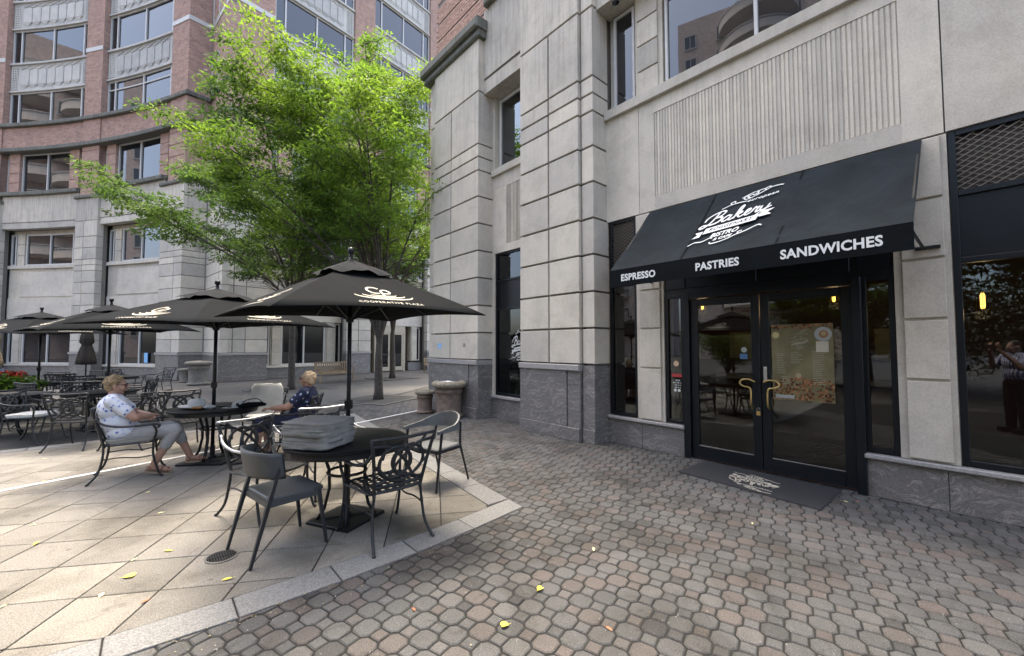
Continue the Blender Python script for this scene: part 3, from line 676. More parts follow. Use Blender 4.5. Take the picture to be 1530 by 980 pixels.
pendant(6.75, 7.62, 2.35, 'caged pendant lamp glowing in the tall window between the pillars'); pendant(7.7, 8.4, 2.3, 'smaller looking pendant lamp deeper inside the window between the pillars')
pendant(8.2, 1.6, 2.4, 'pendant lamp added to warm the room behind the menu door'); pendant(8.0, 3.6, 2.4, 'pendant lamp added for warm light deep behind the left glass door')  # two unseen lamps added to warm the dark interior
# ---------------------------------------------------------------- awning
AW = thing('awning', 'charcoal canvas awning with white bakery emblem above the glass doors', 'awning', (5.6, 1.9, 2.5), world=True)
AY0, AY1, AXF, AZT, AZF, AZV = .38, 3.42, 4.78, 3.70, 2.64, 2.405
av = Vector((AXF-5.85, 0, AZF-AZT)); aL = av.length; an = Vector((av.z, 0, -av.x)).normalized(); an = an if an.z > 0 else -an
m = MB(); NY, NX = 24, 10; b = 0
for i in range(NY+1):
    for j in range(NX+1):
        t = j/NX; y = AY0+(AY1-AY0)*i/NY; sag = -.016*math.sin(PI*t)*(1+.4*math.sin(i*1.3))-.012*abs(math.sin(PI*3*i/NY))*math.sin(PI*t)**.5+.003*math.sin(i*2.1+j*1.7); p = Vector((5.85, y, AZT))+av*t+an*sag; m.v.append(tuple(p))
for i in range(NY+1):
    for j in range(NX+1): v = m.v[i*(NX+1)+j]; m.v.append((v[0], v[1], v[2]-.008))
T_ = (NY+1)*(NX+1)
for i in range(NY):
    for j in range(NX):
        a = i*(NX+1)+j; m.face((a, a+1, a+NX+2, a+NX+1)); m.face((T_+a, T_+a+NX+1, T_+a+NX+2, T_+a+1))
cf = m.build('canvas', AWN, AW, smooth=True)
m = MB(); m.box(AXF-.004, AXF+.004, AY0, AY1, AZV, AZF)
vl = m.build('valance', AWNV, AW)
for k in (1, 2):
    sm_ = MB(); yy = AY0+(AY1-AY0)*k/3
    sm_.add([tuple(Vector((5.85, yy+d, AZT))+av*t_+an*(.0035-.016*math.sin(PI*t_)*1.2)) for t_ in (0, .25, .5, .75, 1) for d in (-.012, .012)], [(2*q, 2*q+1, 2*q+3, 2*q+2) for q in range(4)]); sm_.build('seam', AWNV, AW)
# open ends: only the narrow valance return and the frame tubes
fr = MB(); 
for y in (AY0+.02, AY1-.02):
    fr.tube([(5.85, y, AZT-.03), (AXF+.02, y, AZF-.02)], .014, 6); fr.tube([(AXF+.02, y, AZF-.02), (AXF+.02, y, AZV+.02)], .012, 6); fr.tube([(AXF+.02, y, AZF-.06), (5.85, y, AZF-.06)], .014, 6)
fr.tube([(AXF+.02, AY0, AZF-.02), (AXF+.02, AY1, AZF-.02)], .014, 6); fr.tube([(AXF+.02, AY0, AZV+.02), (AXF+.02, AY1, AZV+.02)], .012, 6)
fr.box(5.80, 5.868, AY0-.10, AY0+.08, AZF-.075, AZF-.045); fr.build('frame', BLK, AW)
def Mc(x, y, h=0):   # canvas plane
    t = .54-y/aL; p = Vector((5.85, 1.97-x, AZT))+av*t+an*(.006+h); return tuple(p)
eb, ed = MB(), MB(); bakery_emblem(eb, Mc, .78, ed)
eb.build('emblem', WHITE, AW); ed.build('emblem_lettering', AWNV, AW)
for s, y, sz in (('ESPRESSO', 2.985, .122), ('PASTRIES', 1.985, .122), ('SANDWICHES', .965, .128)):
    lt = MB(); plain_text(lt, lambda a, b, c, y=y: (AXF-.0045-c, y-a, 2.515+b), s, sz, .004, .93, 1.05); lt['x'] if 0 else lt.build('valance_lettering', WHITE, AW)
# ---------------------------------------------------------------- menu poster, decals, mat, bag
PO = thing('menu_poster', 'large olive brown menu poster with coffee beans on the right door glass', 'poster', (WX+.016, 1.475, 1.40), world=True)
m, t, b = newmat('poster_olive_print'); c = ramp(t, noise(t, coord(t, 'Object'), 3, 4), [(.3, (.10, .088, .035)), (.7, (.19, .165, .08))]); L(t, c, b.inputs['Base Color']); POM = m; b.inputs['Roughness'].default_value = .5
def FP(s, z, o): return (WX+.016-o, s, z)
MB().fbox(FP, 1.165, 1.79, .945, 1.865, -.003, 0).build('sheet', POM, PO)
rb = random.Random(3); bn = MB(); beans = []
for _ in range(285):
    z = .96+rb.random()**1.2*.25 if rb.random() < .82 else 1.81+rb.random()*.045; beans.append((1.175+rb.random()*.605, z))
for y, z in beans:
    a = rb.random()*PI; r = rb.uniform(.014, .021); pts = [(y+r*math.cos(q)*math.cos(a)-.65*r*math.sin(q)*math.sin(a), z+r*math.cos(q)*math.sin(a)+.65*r*math.sin(q)*math.cos(a)) for q in [k*PI/3 for k in range(6)]]
    h = rb.uniform(.001, .003); i = len(bn.v); bn.v += [FP(p, q, h) for p, q in pts]; bn.face(range(i, i+6))
bn.build('coffee_bean_print', kind='stuff', mat=rnd_mat('coffee_bean_print', [(0, (.03, .012, .006)), (.5, (.14, .055, .02)), (1, (.32, .16, .07))], .5), parent=PO)
def disc(c, r, h, n=20, e=1): return [FP(c[0]+r*math.cos(2*PI*k/n), c[1]+r*e*math.sin(2*PI*k/n), h) for k in range(n)]
def dpart(name, c, r, h, mat): x = MB(); x.add(disc(c, r, h), [tuple(range(20))]); x.build(name, mat, PO)
PLW = simple('pale_china_print', (.30, .32, .30), .5); COF = simple('coffee_print', (.25, .11, .04), .5); CRM = simple('cream_coffee_print', (.32, .26, .14), .5)
dpart('plate_print', (1.26, 1.74), .085, .0035, PLW); dpart('cup_print', (1.255, 1.74), .045, .0045, COF); dpart('foam_print', (1.255, 1.745), .026, .0055, CRM)
dpart('cup_print', (1.745, 1.735), .045, .0035, CRM); dpart('foam_print', (1.745, 1.74), .033, .0045, simple('latte_print', (.5, .45, .2), .5))
dpart('scoop_print', (1.515, 1.22), .04, .0035, COF); dpart('scoop_print', (1.515, 1.245), .03, .0045, CRM); dpart('cup_print', (1.43, 1.175), .035, .0035, COF)
tx = MB()
for y0, z0, z1, w in ((1.74, 1.25, 1.50, .11), (1.59, 1.38, 1.52, .15), (1.37, 1.15, 1.53, .15), (1.69, 1.12, 1.22, .1)):
    z = z1
    while z > z0: tx.fbox(FP, y0-w*(.55+.4*rb.random()), y0, z, z+.006, .0015, .0025); z -= .021
Mp = lambda x, y, h=0: FP(1.49-x, 1.66+y, .003+h)
bakery_emblem(tx, Mp, .17); plain_text(tx, lambda a, b, c: FP(1.49-a, 1.575+b, .003+c), 'MENU', .022, .0005)
tx.build('menu_lettering', simple('pale_poster_lettering', (.28, .265, .19), .6), PO)
MB().fbox(FP, 1.56, 1.76, .965, 1.005, .003, .005).build('white_caption_strip', PLW, PO); MB().fbox(FP, 1.21, 1.33, 1.53, 1.655, .003, .005).build('pinned_note', simple('cream_note', (.45, .42, .33), .6), PO)
dc, dd = MB(), MB(); bakery_emblem(dc, lambda x, y, h=0: (WX+.055-h, 6.52-x, 1.63+y), .55, dd)
DE = tag(dc.build('window_emblem', WHITE), 'white bakery emblem lettered on the tall window between the pillars', 'window lettering')
dk = dd.build('emblem_lettering', FRM, DE, off=None)
hd = thing('opening_hours_decal', 'small white opening hours lettering with round sticker on the left sidelight', 'decal', (WX+.045, 3.06, 1.0), world=True)
tx = MB()
for i, s in enumerate(('HOURS', 'MON - FRI  7 - 7', 'SAT  8 - 6', 'SUN  8 - 5')): plain_text(tx, lambda a, b, c, i=i: (WX+.048-c, 3.05-a, 1.09-i*.035+b), s, .026, .0007, .8)
tx.build('lettering', WHITE, hd); x = MB(); x.add([(WX+.047, 3.07+.042*math.cos(k*PI/10), 1.34+.042*math.sin(k*PI/10)) for k in range(20)], [tuple(range(20))]); x.build('round_sticker', simple('peach_sticker', (.55, .38, .25), .5), hd)
x = MB(); x.fbox(FB, 2.98, 3.14, 1.14, 1.19, -.05, -.046); x.build('red_sticker', simple('red_sticker', (.35, .03, .03), .5), hd)
for (y, z) in ((3.09, .945), (3.03, .945)):
    x = MB(); x.add([(WX+.047, y+.022*math.cos(k*PI/8), z+.022*math.sin(k*PI/8)) for k in range(16)], [tuple(range(16))]); x.build('small_symbol', WHITE, hd)
ds = thing('door_stickers', 'round white and blue stickers on the left glass door', 'stickers', (WX+.028, 2.15, 1.5), world=True)
x = MB(); x.add([(WX+.026, 2.12+.035*math.cos(k*PI/10), 1.55+.035*math.sin(k*PI/10)) for k in range(20)], [tuple(range(20))]); x.build('round_sticker', PLW, ds)
MB().fbox(FB, 2.08, 2.17, 1.43, 1.50, -.027, -.024).build('blue_sticker', simple('blue_red_sticker', (.05, .12, .25), .5), ds)
MT = thing('door_mat', 'dark rubber door mat with cream bakery emblem in front of the doors', 'door mat', (5.4, 1.87, 0), world=True)
prism(MB(), [(5.82, 1.12), (5.84, 2.63), (5.10, 2.66), (4.96, 1.12)], 0.001, .014, .012).build('mat', RUBB, MT)
me_, md = MB(), MB(); bakery_emblem(me_, lambda x, y, h=0: (5.38+.0-y*.95, 1.87-x, .0145+h), .52, md, 1.05); me_.build('emblem', CREAM, MT); md.build('emblem_lettering', RUBB, MT)
def sticker(y, z, o, w, h, lab, mat): return tag(MB().fbox(FB, y-w/2, y+w/2, z-h/2, z+h/2, o, o+.003).build('notice_sticker', mat), lab, 'sticker')
sk_ = sticker(9.01, 1.60, .421, .16, .13, 'small light blue notice sticker on the end pillar above its granite base', simple('sky_blue_sticker', (.18, .42, .72), .5))
x = MB(); 
for i in range(4): x.fbox(FB, 8.97-.0, 9.06-.02*i, 1.555+i*.026, 1.565+i*.026, .4245, .4255)
x.build('print', WHITE, sk_, off=None)
tag(MB().lathe([(.05, 0), (.052, .003), (.02, .005)], (0, 0, 0), 14).build('stone_stain', simple('old_glue_residue', (.28, .23, .17), .9)), 'round brown glue mark on the end pillar block', 'stain').location = (5.449, 7.93, 1.62)
bpy.data.objects['stone_stain'].rotation_euler = (0, -PI/2, 0)
# ---------------------------------------------------------------- brick and limestone block round the far side of the plaza
OB = thing('plaza_building', 'tall red brick building with limestone lower storeys and a concave corner beyond the tree', 'building', (2.3, 24, 0), world=True)
ACx, ACy = -34.59, 7.81; AR = math.hypot(25-ACy, 1-ACx); ATH = math.atan2(25-ACy, 1-ACx)
def FA(s, z, o):
    th = ATH+s/AR; return (ACx+(AR-o)*math.cos(th), ACy+(AR-o)*math.sin(th), z)
WA = R_(11.3); UX, UY = math.cos(WA), math.sin(WA)
def FW(s, z, o): return (2.32+UX*s+UY*o, 22.4+UY*s-UX*o, z)
def lin(p, q, flip=1):
    p = Vector(p); q = Vector(q); d = (q-p).normalized(); n = Vector((d.y, -d.x))*flip
    return (lambda s, z, o: (p.x+d.x*s+n.x*o, p.y+d.y*s+n.y*o, z)), (q-p).length
BPt = (1.95, 25.19); FBk, LB = lin((1.0, 25.0), BPt); FC, LC = lin(BPt, (2.32, 22.4))
def ob(F, name, s0, s1, z0, z1, o0, o1, mat, c=0, par=None, step=1.2): return MB().fbox(F, s0, s1, z0, z1, o0, o1, c, step if F is FA else None).build(name, mat, par or OB)
FRIEZE = stone_mat('pale_carved_panel_stone', (.52, .52, .50), .15)
def blocks(F, s0, s1, zs, o0, o1, mat, split=None, g=.014, c=.008):
    for a, b in zip(zs[:-1], zs[1:]):
        for u, v in (((s0, split-g), (split+g, s1)) if split else ((s0, s1),)):
            ob(F, 'stone_block', u, v, a+g, b-g, o0, o1, mat, c)
ZST = [1.29, 1.90, 2.51, 3.13, 3.74, 4.36, 4.97, 5.57, 5.88, 6.18, 6.8, 7.4, 8.25]
def owin(F, s0, s1, z0, z1, o, bars=(), fw=.07, mat=MULL, trans=()):
    gl = GLN if z1 < 4 else GLD
    m = MB(); st = 1.2 if F is FA else None
    for a, b in ((s0, s0+fw), (s1-fw, s1)): m.fbox(F, a, b, z0, z1, o-.1, o)
    m.fbox(F, s0+fw, s1-fw, z0, z0+fw, o-.1, o-.003, 0, st).fbox(F, s0+fw, s1-fw, z1-fw, z1, o-.1, o-.003, 0, st)
    for b in bars: m.fbox(F, b-fw/2, b+fw/2, z0+fw, z1-fw, o-.1, o+.002)
    for z in trans: m.fbox(F, s0+fw, s1-fw, z-.03, z+.03, o-.1, o-.006, 0, st)
    w = m.build('window', mat, OB); ss = [s0]+list(bars)+[s1]
    for a, b in zip(ss[:-1], ss[1:]): MB().fbox(F, a+fw/2, b-fw/2, z0+fw/2, z1-fw/2, o-.09, o-.06).build('pane', gl, w)
    return w
def stone_pier(F, s0, s1, d, split=None, cap=True, ret=True):
    """limestone pilaster s0..s1 standing d proud, granite foot"""
    ob(F, 'pilaster_core', s0+.03, s1-.03, 0, 9.4, -.5, d-.03, GROOVE); blocks(F, s0, s1, ZST, -.3, d, LIMEB, split)
    ob(F, 'stone_block', s0, s1, 8.26, 9.45, -.3, d, LIMEW, .008)
    ob(F, 'granite_plinth', s0, s1, 0, .24, -.3, d+.03, GRAN, .008); ob(F, 'granite_panel', s0, s1, .24, 1.17, -.3, d+.01, GRAN, .006); ob(F, 'granite_cap', s0-.02, s1+.02, 1.17, 1.285, -.3, d+.06, GRANF, .012)
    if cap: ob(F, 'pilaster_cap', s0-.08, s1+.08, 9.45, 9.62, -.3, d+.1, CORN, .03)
def stone_bay(F, s0, s1, wall=0.0, door=False):
    """two limestone storeys between pilasters; wall plane o = wall"""
    w = wall; L_ = s1-s0; st = None
    if not door:
        ob(F, 'granite_base', s0, s1, 0, .52, w-.4, w, GRAN); ob(F, 'sill', s0, s1, .52, .62, w-.4, w+.07, LIMEB, .01)
        owin(F, s0+.02, s0+.36, .63, 2.85, w-.08); owin(F, s1-.36, s1-.02, .63, 2.85, w-.08)
        owin(F, s0+.9, s1-.9, .63, 2.85, w-.08, ((s0+s1)/2,))
    else:
        owin(F, s0+.05, s0+.40, .1, 2.5, w-.08, mat=TAN); owin(F, s1-.50, s1-.12, .63, 2.85, w-.08); ob(F, 'granite_base', s1-1.1, s1, 0, .52, w-.4, w, GRAN)
        c = (s0+s1)/2-.35
        for a, b in ((c-1.0, c-.02), (c+.02, c+1.0)):
            d = MB().fbox(F, a, a+.12, .05, 2.45, w-.12, w-.05).fbox(F, b-.12, b, .05, 2.45, w-.12, w-.05).fbox(F, a+.12, b-.12, .05, .3, w-.12, w-.05).fbox(F, a+.12, b-.12, 2.33, 2.45, w-.12, w-.05).build('door', TAN, OB)
            MB().fbox(F, a+.12, b-.12, .3, 2.33, w-.1, w-.08).build('pane', GLN, d); hx = b-.06 if a < c-.5 else a+.06
            MB().tube([F(hx, 1.0, w-.05), F(hx, 1.0, w+.01), F(hx, 1.3, w+.01), F(hx, 1.3, w-.05)], .015, 5).build('handle', STEEL, d)
        ob(F, 'door_head', c-1.15, c+1.15, 2.45, 2.9, w-.3, w-.03, TAN)
        ob(F, 'door_jamb', c-1.15, c-1.0, 0, 2.45, w-.3, w-.03, TAN); ob(F, 'door_jamb', c+1.0, c+1.15, 0, 2.45, w-.3, w-.03, TAN)
    zz = [.64, 1.29, 1.9, 2.51, 2.88]
    for a, b in ((s0+.38, s0+.88), (s1-.88, s1-.38)):
        if door and a < s0+1: continue
        ob(F, 'jamb_wall', a, b, .62, 2.9, w-.4, w-.05, LIME)
        for z0, z1 in zip(zz[:-1], zz[1:]): ob(F, 'stone_block', a+.06, b-.06, z0+.015, z1-.015, w-.05, w, LIME, .005)
    ob(F, 'spandrel', s0, s1, 2.9, 5.9, w-.4, w-.04, LIME); ob(F, 'spandrel_band', s0, s1, 2.9, 4.25, w-.04, w, LIMEB); ob(F, 'blank_panel', s0+.7, s1-.7, 4.33, 5.72, w-.04, w-.005, LIMEB, .015)
    ob(F, 'ledge', s0, s1, 5.9, 6.08, w-.4, w+.08, LIMEB, .012)
    ob(F, 'upper_wall', s0, s1, 6.08, 8.1, w-.5, w-.16, LIME)
    owin(F, s0+.02, s0+.34, 6.1, 7.85, w-.04); owin(F, s1-.34, s1-.02, 6.1, 7.85, w-.04); owin(F, s0+.95, s1-.95, 6.1, 7.85, w-.04, ((s0+s1)/2,))
    for a, b in ((s0+.42, s0+.86), (s1-.86, s1-.42)):
        for i in range(3): ob(F, 'stone_block', a, b, 6.1+i*.6, 6.68+i*.6, w-.16, w-.03, LIME, .005)
def frieze(F, s0, s1, d):
    ob(F, 'lintel', s0, s1, 8.06, 8.38, -.5, d-.14, LIMEB); ob(F, 'frieze', s0, s1, 8.41, 9.86, -.5, d-.12, LIMEW); ob(F, 'lintel_joint', s0, s1, 8.38, 8.41, -.5, d-.17, GROOVE)
    ob(F, 'cornice', s0-.02, s1+.02, 9.86, 10.08, -.5, d+.06, CORN, .03)
STZ = 10.08
def brick_pier(F, s0, s1, d, z1, deep=.0):
    ob(F, 'brick_pier', s0, s1, 9.6, 12.28, -.6, d-.03, BRICKP)
    z = 9.62
    while z < 12.1: ob(F, 'brick_course_band', s0, s1, z+.02, min(z+.58, 12.27), -.3, d, BRICKP, .015); z += .6
    ob(F, 'brick_pier', s0, s1, 12.5, z1, -.6, d, BRICK); 
def brick_bay(F, s0, s1, w, z1, front):
    """upper storeys of one bay; w = window plane, front = brick face plane"""
    m = (s0+s1)/2
    ob(F, 'brick_backing', s0, s1, STZ, z1, w-.6, w-.2, BRICK); 
    # third storey: brick jambs, narrow side lights and a double window
    owin(F, s0+.02, s0+.32, STZ+.02, 12.3, w-.05, fw=.06); owin(F, s1-.32, s1-.02, STZ+.02, 12.3, w-.05, fw=.06)
    owin(F, s0+1.0, s1-1.0, STZ+.02, 12.3, w+.0, (m,))
    for a, b in ((s0+.34, s0+.98), (s1-.98, s1-.34)):
        for i in range(4): ob(F, 'brick_course_band', a, b, STZ+.02+i*.56, STZ+.54+i*.56, w-.2, w+.12, BRICKP, .012)
        ob(F, 'brick_jamb', a+.01, b-.01, STZ, 12.3, w-.2, w+.09, BRICKP)
    ob(F, 'brick_frieze', s0, s1, 12.5, 13.72, -.6, front-.06, BRICK)
    z = 13.93; k = 0
    while z < z1-.5:
        zt = min(z+1.93, z1); owin(F, s0+.02, s1-.02, z, zt, w, (s0+.55, m, s1-.55), .075, trans=((zt-.5,) if (k == 0 and F is FA and s0 < 3) else ()))
        if zt+1.6 <= z1+.6: spandrel_panel(F, s0+.02, s1-.02, zt, zt+1.68, w)
        z += 3.63; k += 1
def spandrel_panel(F, s0, s1, z0, z1, w):
    p = ob(F, 'spandrel', s0, s1, z0, z1, w-.2, w+.02, FRIEZE); 
    ob(F, 'moulding', s0, s1, z0, z0+.07, w+.02, w+.10, FRIEZE, 0, p); ob(F, 'moulding', s0, s1, z1-.10, z1, w+.02, w+.12, FRIEZE, 0, p)
    for a, b in ((s0+.12, s0+.44), (s1-.44, s1-.12)):       # pierced grilles
        ob(F, 'grille_recess', a, b, z0+.2, z1-.25, w+.02, w+.023, simple('shadowed_vent_opening', (.06, .06, .055), .9), 0, p)
        g = MB(); n = 9
        for i in range(n): g.fbox(F, a, b, z0+.2+(z1-z0-.45)*i/n, z0+.2+(z1-z0-.45)*(i+.45)/n, w+.023, w+.045)
        for i in range(4): g.fbox(F, a+(b-a)*i/3-.018, a+(b-a)*i/3+.018, z0+.2, z1-.25, w+.023, w+.05)
        g.build('pierced_grille', FRIEZE, p)
    a, b = s0+.62, s1-.62; n = 7; h = MB()
    for i in range(n):
        u = a+(b-a)*i/n; v = a+(b-a)*(i+1)/n; mdl = (u+v)/2
        h.fbox(F, u+.03, v-.03, z0+.40, z1-.42, w+.02, w+.07, .02)
        bs = len(h.v); h.v += [F(u+.03, z0+.40, w+.07), F(v-.03, z0+.40, w+.07), F(mdl, z0+.22, w+.03), F(mdl, z0+.4, w+.02)]; h.face((bs, bs+1, bs+2)); h.face((bs, bs+2, bs+3)); h.face((bs+1, bs+3, bs+2))
        for q in ((u, v), (v, u)): h.tube([F(q[0], z1-.36, w+.04), F(q[1], z1-.14, w+.04)], .022, 4)
    h.build('carved_panel', FRIEZE, p)
def bands(F, s0, s1, o, step=1.2):
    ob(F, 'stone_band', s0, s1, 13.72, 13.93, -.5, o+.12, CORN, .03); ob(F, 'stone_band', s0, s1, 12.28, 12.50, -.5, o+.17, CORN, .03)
ZA, ZW = 22.6, 26.2
# concave left wing
PIL = [(0.0, 1.75, .9), (6.5, 8.05, 7.45), (13.05, 14.6, 13.9), (19.6, 21.1, 20.3)]
for s0, s1, sp in PIL:
    stone_pier(FA, s0, s1, .0, sp if s0 > 1 else .62); brick_pier(FA, s0+.1 if s0 else 0, s0+1.3, .0, ZA); ob(FA, 'pale_band', s0+.1 if s0 else 0, s0+1.3, 17.5, 17.72, -.3, .03, MULL)
for a, b in ((1.75, 6.5), (8.05, 13.05), (14.6, 19.6)):
    stone_bay(FA, a, b, -.55); frieze(FA, a, b, .0)
for a, b in ((1.3, 6.6), (7.9, 13.15), (14.45, 19.7)): brick_bay(FA, a, b, -.28, ZA, .0)
bands(FA, -.12, 21, .0)
# re-entrant corner
for F, L_, t in ((FBk, LB, 0), (FC, LC, 1)):
    s0 = .02 if t else 0
    ob(F, 'pilaster_core', s0, L_-.03*t, 0, 9.45, -.5, -.03, GROOVE); blocks(F, s0, L_, ZST, -.3, 0, LIME if t == 0 else LIMEB, (L_*.55 if t else None))
    ob(F, 'stone_block', s0, L_, 8.26, 9.86, -.3, 0, LIMEW); ob(F, 'granite_panel', s0, L_, .0, 1.17, -.3, .02, GRAN); ob(F, 'granite_cap', s0, L_, 1.17, 1.285, -.3, .05, GRANF)
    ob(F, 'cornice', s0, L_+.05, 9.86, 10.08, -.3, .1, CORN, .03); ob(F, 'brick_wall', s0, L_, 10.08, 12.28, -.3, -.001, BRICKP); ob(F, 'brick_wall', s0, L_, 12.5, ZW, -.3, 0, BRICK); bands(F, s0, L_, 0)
    ob(F, 'pale_band', s0, L_, 17.5, 17.72, -.3, .03, MULL)
for z0, z1 in ((10.1, 12.2), (13.95, 15.9), (17.7, 19.8), (21.4, 23.4)): owin(FC, .10, 1.25, z0, z1, .045, fw=.06)
# right wing behind the tree
W0 = FW
stone_pier(FW, 0, 1.95, 0, 1.0, cap=False); stone_pier(FW, 6.05, 7.6, 0, 6.8); stone_pier(FW, 11.9, 13.4, 0, 12.6)
ob(FW, 'frieze', 0, 1.95, 9.45, 9.86, -.3, .0, LIMEW); ob(FW, 'cornice', -.05, 1.95, 9.86, 10.08, -.3, .1, CORN, .03)
for a, b, dr_ in ((1.95, 6.05, 0), (7.6, 11.9, 1)): stone_bay(FW, a, b, -.55, dr_); frieze(FW, a, b, 0.0)
for s0, s1 in ((0, 1.95), (6.3, 7.6), (12.0, 14.0)): brick_pier(FW, s0, s1, 0, ZW); ob(FW, 'pale_band', s0, s1, 17.75, 17.97, -.3, .03, MULL)
brick_bay(FW, 1.95, 6.3, -.15, ZW, 0); brick_bay(FW, 7.6, 12.0, -.15, ZW, 0); bands(FW, 0, 22, 0)
stone_bay(FW, 13.4, 17.6, -.55); frieze(FW, 13.4, 17.6, 0); stone_pier(FW, 17.6, 19.1, 0, 18.3); brick_pier(FW, 17.6, 22, 0, ZW); brick_bay(FW, 14.0, 17.6, -.15, ZW, 0); ob(FW, 'stone_wall', 19.1, 22, 0, 10, -.5, -.05, LIMEB)
# wall masses behind so that nothing shows through
MB().fbox(FA, -.3, 21, 0, ZA, -1.2, -.9, 0, 1.5).build('rear_wall', GROOVE, OB); ob(FW, 'rear_wall', .3, 22, 0, ZW, -1.4, -1.1, GROOVE)
tag(MB().fbox(FW, -.02, 0, 0, .01, 0, .01).build('x', GROOVE), 'x', 'x'); bpy.data.objects.remove(bpy.data.objects['x'])
x = MB().fbox(FC, LC*.72, LC*.72+.16, 1.55, 1.72, .005, .012).build('notice_sticker', bpy.data.materials['sky_blue_sticker']); tag(x, 'pale blue notice sticker on the re-entrant stone pier behind the umbrella pole', 'sticker')
x = MB().fbox(FA, 3.4, 3.65, .75, 1.25, -.62, -.60).build('window_poster', bpy.data.materials['sky_blue_sticker']); tag(x, 'small blue poster standing inside the far left wing window', 'poster')
# ---------------------------------------------------------------- what the windows mirror: towers across the plaza (behind the camera)
def tower(x, y, wx, wy, h, lab, rz):
    t = thing('brick_tower', lab, 'building', (x, y, 0), rz, group='brick towers mirrored in the windows')
    m = MB(); m.box(-wx, wx, -wy, wy, 0, h).build('wall', simple('tower_brick', (.55, .46, .42), .9, var=.2, scale=3), t, off=None)
    wn = MB(); tm = MB(); fl = int(h/3.1)
    for f in range(1, fl):
        for i in range(5):
            yy = -wy+1.5+i*(2*wy-3)/4
            if abs(i-2) < 1: continue
            wn.box(wx-.02, wx+.05, yy-.62, yy+.62, f*3.1, f*3.1+1.6); tm.box(wx-.02, wx+.12, yy-.75, yy+.75, f*3.1+1.6, f*3.1+1.75).box(wx-.02, wx+.12, yy-.75, yy+.75, f*3.1-.15, f*3.1).box(wx-.02, wx+.1, yy-.75, yy-.62, f*3.1, f*3.1+1.6).box(wx-.02, wx+.1, yy+.62, yy+.75, f*3.1, f*3.1+1.6).box(wx-.02, wx+.1, yy-.04, yy+.04, f*3.1, f*3.1+1.6)
    wn.build('windows', GLD, t, off=None)['kind'] = 'stuff'
    tm.build('window_trim', MULL, t, off=None)['kind'] = 'stuff'; bl = MB(); rl = MB()
    for f in range(1, fl):
        n = 16; z = f*3.1
        for k in range(n):
            a0 = -PI/2+PI*k/n; a1 = -PI/2+PI*(k+1)/n; r = 4.2; pts = []
            i = len(bl.v); bl.v += [(wx+r*math.cos(a), r*math.sin(a), zz) for a in (a0, a1) for zz in (z, z+1.0)]+[(wx, 0, z)]; bl.face((i, i+2, i+3, i+1)); bl.face((i, i+4, i+2))
            rl.box(0, 0, 0, 0, 0, 0) if 0 else None
        rl.tube([(wx+4.25*math.cos(-PI/2+PI*k/16), 4.25*math.sin(-PI/2+PI*k/16), z+1.12) for k in range(17)], .07, 4)
    bl.build('balconies', simple('balcony_brick', (.6, .56, .52), .9), t, off=None); rl.build('balcony_rails', MULL, t, off=None)
tower(-48, 19, 6, 9, 44, 'tall brick tower with round balconies mirrored in the bakery upper windows', R_(-18)); tower(-52, 44, 6, 9, 40, 'brick tower with round balconies mirrored in the curved wing windows', R_(-12))
tower(-26, -26, 6, 12, 30, 'brick tower mirrored low in the bakery shop windows', R_(35))
# ---------------------------------------------------------------- trees
def leaf_cloud(centers, radii, n, size, seed, up=.55):
    """n small leaves spread through ellipsoidal clumps; returns mesh arrays"""
    g = np.random.default_rng(seed); k = g.choice(len(centers), n, p=np.array([r[0]*r[1] for r in radii])/sum(r[0]*r[1] for r in radii))
    C = np.array(centers)[k]; R = np.array(radii)[k]; d = g.normal(size=(n, 3)); d /= np.linalg.norm(d, axis=1)[:, None]; r = g.random(n)**.45
    P = C+d*r[:, None]*R
    # leaves hang along sprays: direction mostly outward and level, drooping a little
    out = d*[1, 1, .3]+g.normal(size=(n, 3))*.45; out[:, 2] -= .15; out /= np.linalg.norm(out, axis=1)[:, None]
    nn = g.normal(size=(n, 3))*.55+[0, 0, 1]; side = np.cross(out, nn); side /= np.linalg.norm(side, axis=1)[:, None]
    s = size*g.uniform(.7, 1.35, n)[:, None]
    V = np.stack([P-out*s, P+side*s*.34, P+out*s, P-side*s*.34], 1).reshape(-1, 3); return V
def add_leaves(name, V, mat, par):
    n = len(V)//4; me = bpy.data.meshes.new(name); me.vertices.add(n*4); me.vertices.foreach_set('co', V.astype('f').ravel())
    me.loops.add(n*4); me.loops.foreach_set('vertex_index', np.arange(n*4, dtype='i')); me.polygons.add(n); me.polygons.foreach_set('loop_start', np.arange(0, n*4, 4, dtype='i')); me.polygons.foreach_set('loop_total', np.full(n, 4, dtype='i'))
    me.materials.append(mat); me.update(calc_edges=True); me.validate(); return link(name, me, par)
